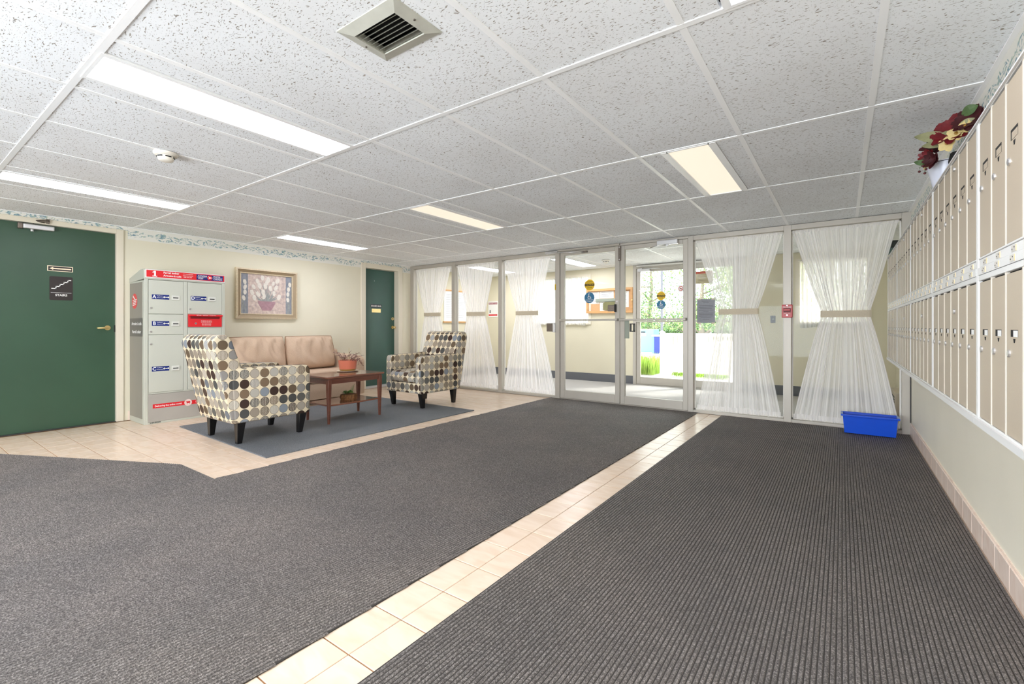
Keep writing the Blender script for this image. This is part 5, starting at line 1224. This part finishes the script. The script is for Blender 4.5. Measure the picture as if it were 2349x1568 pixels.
# grass clump
rr = random.Random(31); gm = MB()
mGrass = M('lime_ornamental_grass', (140, 172, 70), .7, var=(3, .4)); 
def grassclump(x0, x1, y0, y1, n, h0, h1, label):
    r = root('ornamental_grass', ((x0 + x1) / 2, (y0 + y1) / 2, 0), label, 'grass'); m = MB()
    for _ in range(n):
        x_, y_ = rr.uniform(x0, x1), rr.uniform(y0, y1); h_ = rr.uniform(h0, h1); t = rr.uniform(0, 6.28); l_ = rr.uniform(.02, .14); w_ = .005; dx, dy = math.cos(t), math.sin(t); sxx, syy = -dy * w_, dx * w_
        vs = [(x_ - sxx, y_ - syy, 0), (x_ + sxx, y_ + syy, 0), (x_ + dx * l_ * .35 + sxx * .8, y_ + dy * l_ * .35 + syy * .8, h_ * .6), (x_ + dx * l_ * .35 - sxx * .8, y_ + dy * l_ * .35 - syy * .8, h_ * .6), (x_ + dx * l_, y_ + dy * l_, h_)]
        m.add(vs, [(0, 1, 2, 3), (3, 2, 4)])
    m.build('blades', mGrass, r, kind='stuff', recalc=False)
grassclump(-4.3, -3.36, 10.0, 10.9, 2000, .2, .5, 'lime green ornamental grass clump outside left of the fence post')
grassclump(-3.0, -1.9, 10.08, 10.4, 900, .06, .16, 'low green grass tufts under the picket fence')
# trees
mLf = [M('light_leaf', (168, 188, 120), .7, var=(4, .25)), M('mid_leaf', (122, 152, 96), .7, var=(4, .25)), M('deep_leaf', (86, 120, 78), .7, var=(4, .25))]
for m_ in mLf:
    t_ = m_.node_tree; p_ = [n for n in t_.nodes if n.type == 'BSDF_PRINCIPLED'][0]; p_.inputs['Subsurface Weight'].default_value = 0
mTrunk = M('grey_brown_bark', (132, 122, 112), .9, var=(8, .2))
def tree(x, y, h, crown, n, label, seed, low=1.0, lf=(0, 1, 2)):
    rr = random.Random(seed); r = root('tree', (x, y, 0), label, 'tree', None)
    tips = []; m = MB()
    tr_ = [Vector((x, y, -.02))]
    for k in range(1, 7): tr_.append(tr_[-1] + Vector((rr.uniform(-.12, .12), rr.uniform(-.1, .1), h / 7)))
    m.tube(tr_, [.16 * (1 - k / 8) for k in range(7)], 8)
    for k in range(16):
        p0 = tr_[rr.randint(1, 6)]; t = rr.uniform(0, 6.28); L_ = crown * rr.uniform(.5, 1)
        p1 = p0 + Vector((math.cos(t) * L_ * .5, math.sin(t) * L_ * .5, L_ * rr.uniform(.0, .35))); p2 = p1 + Vector((math.cos(t + .5) * L_ * .5, math.sin(t + .5) * L_ * .5, L_ * rr.uniform(-.15, .3)))
        m.tube([p0, p1, p2], [.05, .03, .012], 5); tips += [p1, p2, p1.lerp(p2, .5)]
    m.build('trunk', mTrunk, r)
    ms = [MB() for _ in lf]
    for k in range(n):
        c = rr.choice(tips); q_ = c + Vector((rr.gauss(0, crown * .22), rr.gauss(0, crown * .22), rr.gauss(0, crown * .2)))
        if q_.z < low: continue
        s_ = rr.uniform(.03, .07); a = Vector((rr.uniform(-1, 1), rr.uniform(-1, 1), rr.uniform(-1, 1))).normalized() * s_; b_ = a.orthogonal().normalized() * s_ * .6
        ms[rr.randrange(len(lf))].add([q_ - a, q_ + b_, q_ + a, q_ - b_], [(0, 1, 2, 3)])
    for i, q_ in zip(lf, ms):
        if q_.v: q_.build('foliage', mLf[i], r, kind='stuff', recalc=False)
tree(-5.2, 22.4, 4.5, 2.2, 9000, 'leafy tree with bare forked branches outside the left outer door', 41, .9)
tree(-8.2, 24, 5.5, 2.8, 9000, 'airy light green tree outside, left of the lamp post', 42, .9)
tree(-3.2, 23, 5.0, 2.5, 9000, 'light green tree outside behind the right outer door', 43, .8, (0, 1))
tree(-1.0, 19, 4.6, 2.3, 7000, 'green tree outside behind the tied curtain right of the doors', 44, .8)
def hedge(x0, x1, y, h, n, label, seed):
    rr = random.Random(seed); r = root('hedge', ((x0 + x1) / 2, y, 0), label, 'hedge'); m = MB(), MB()
    for k in range(n):
        x_ = rr.uniform(x0, x1); q_ = Vector((x_, y + rr.gauss(0, .35), (.05 + abs(rr.gauss(.42, .3))) * h * (.8 + .25 * math.sin(1.7 * x_)))); s_ = rr.uniform(.03, .07)
        a = Vector((rr.uniform(-1, 1), rr.uniform(-1, 1), rr.uniform(-1, 1))).normalized() * s_; b_ = a.orthogonal().normalized() * s_ * .7
        m[k % 2].add([q_ - a, q_ + b_, q_ + a, q_ - b_], [(0, 1, 2, 3)])
    m[0].build('foliage', mLf[1], r, kind='stuff', recalc=False); m[1].build('foliage', mLf[2], r, kind='stuff', recalc=False)
hedge(-13, 1, 26.5, 1.9, 30000, 'dense green shrubbery along the far side of the lawn outside', 51)
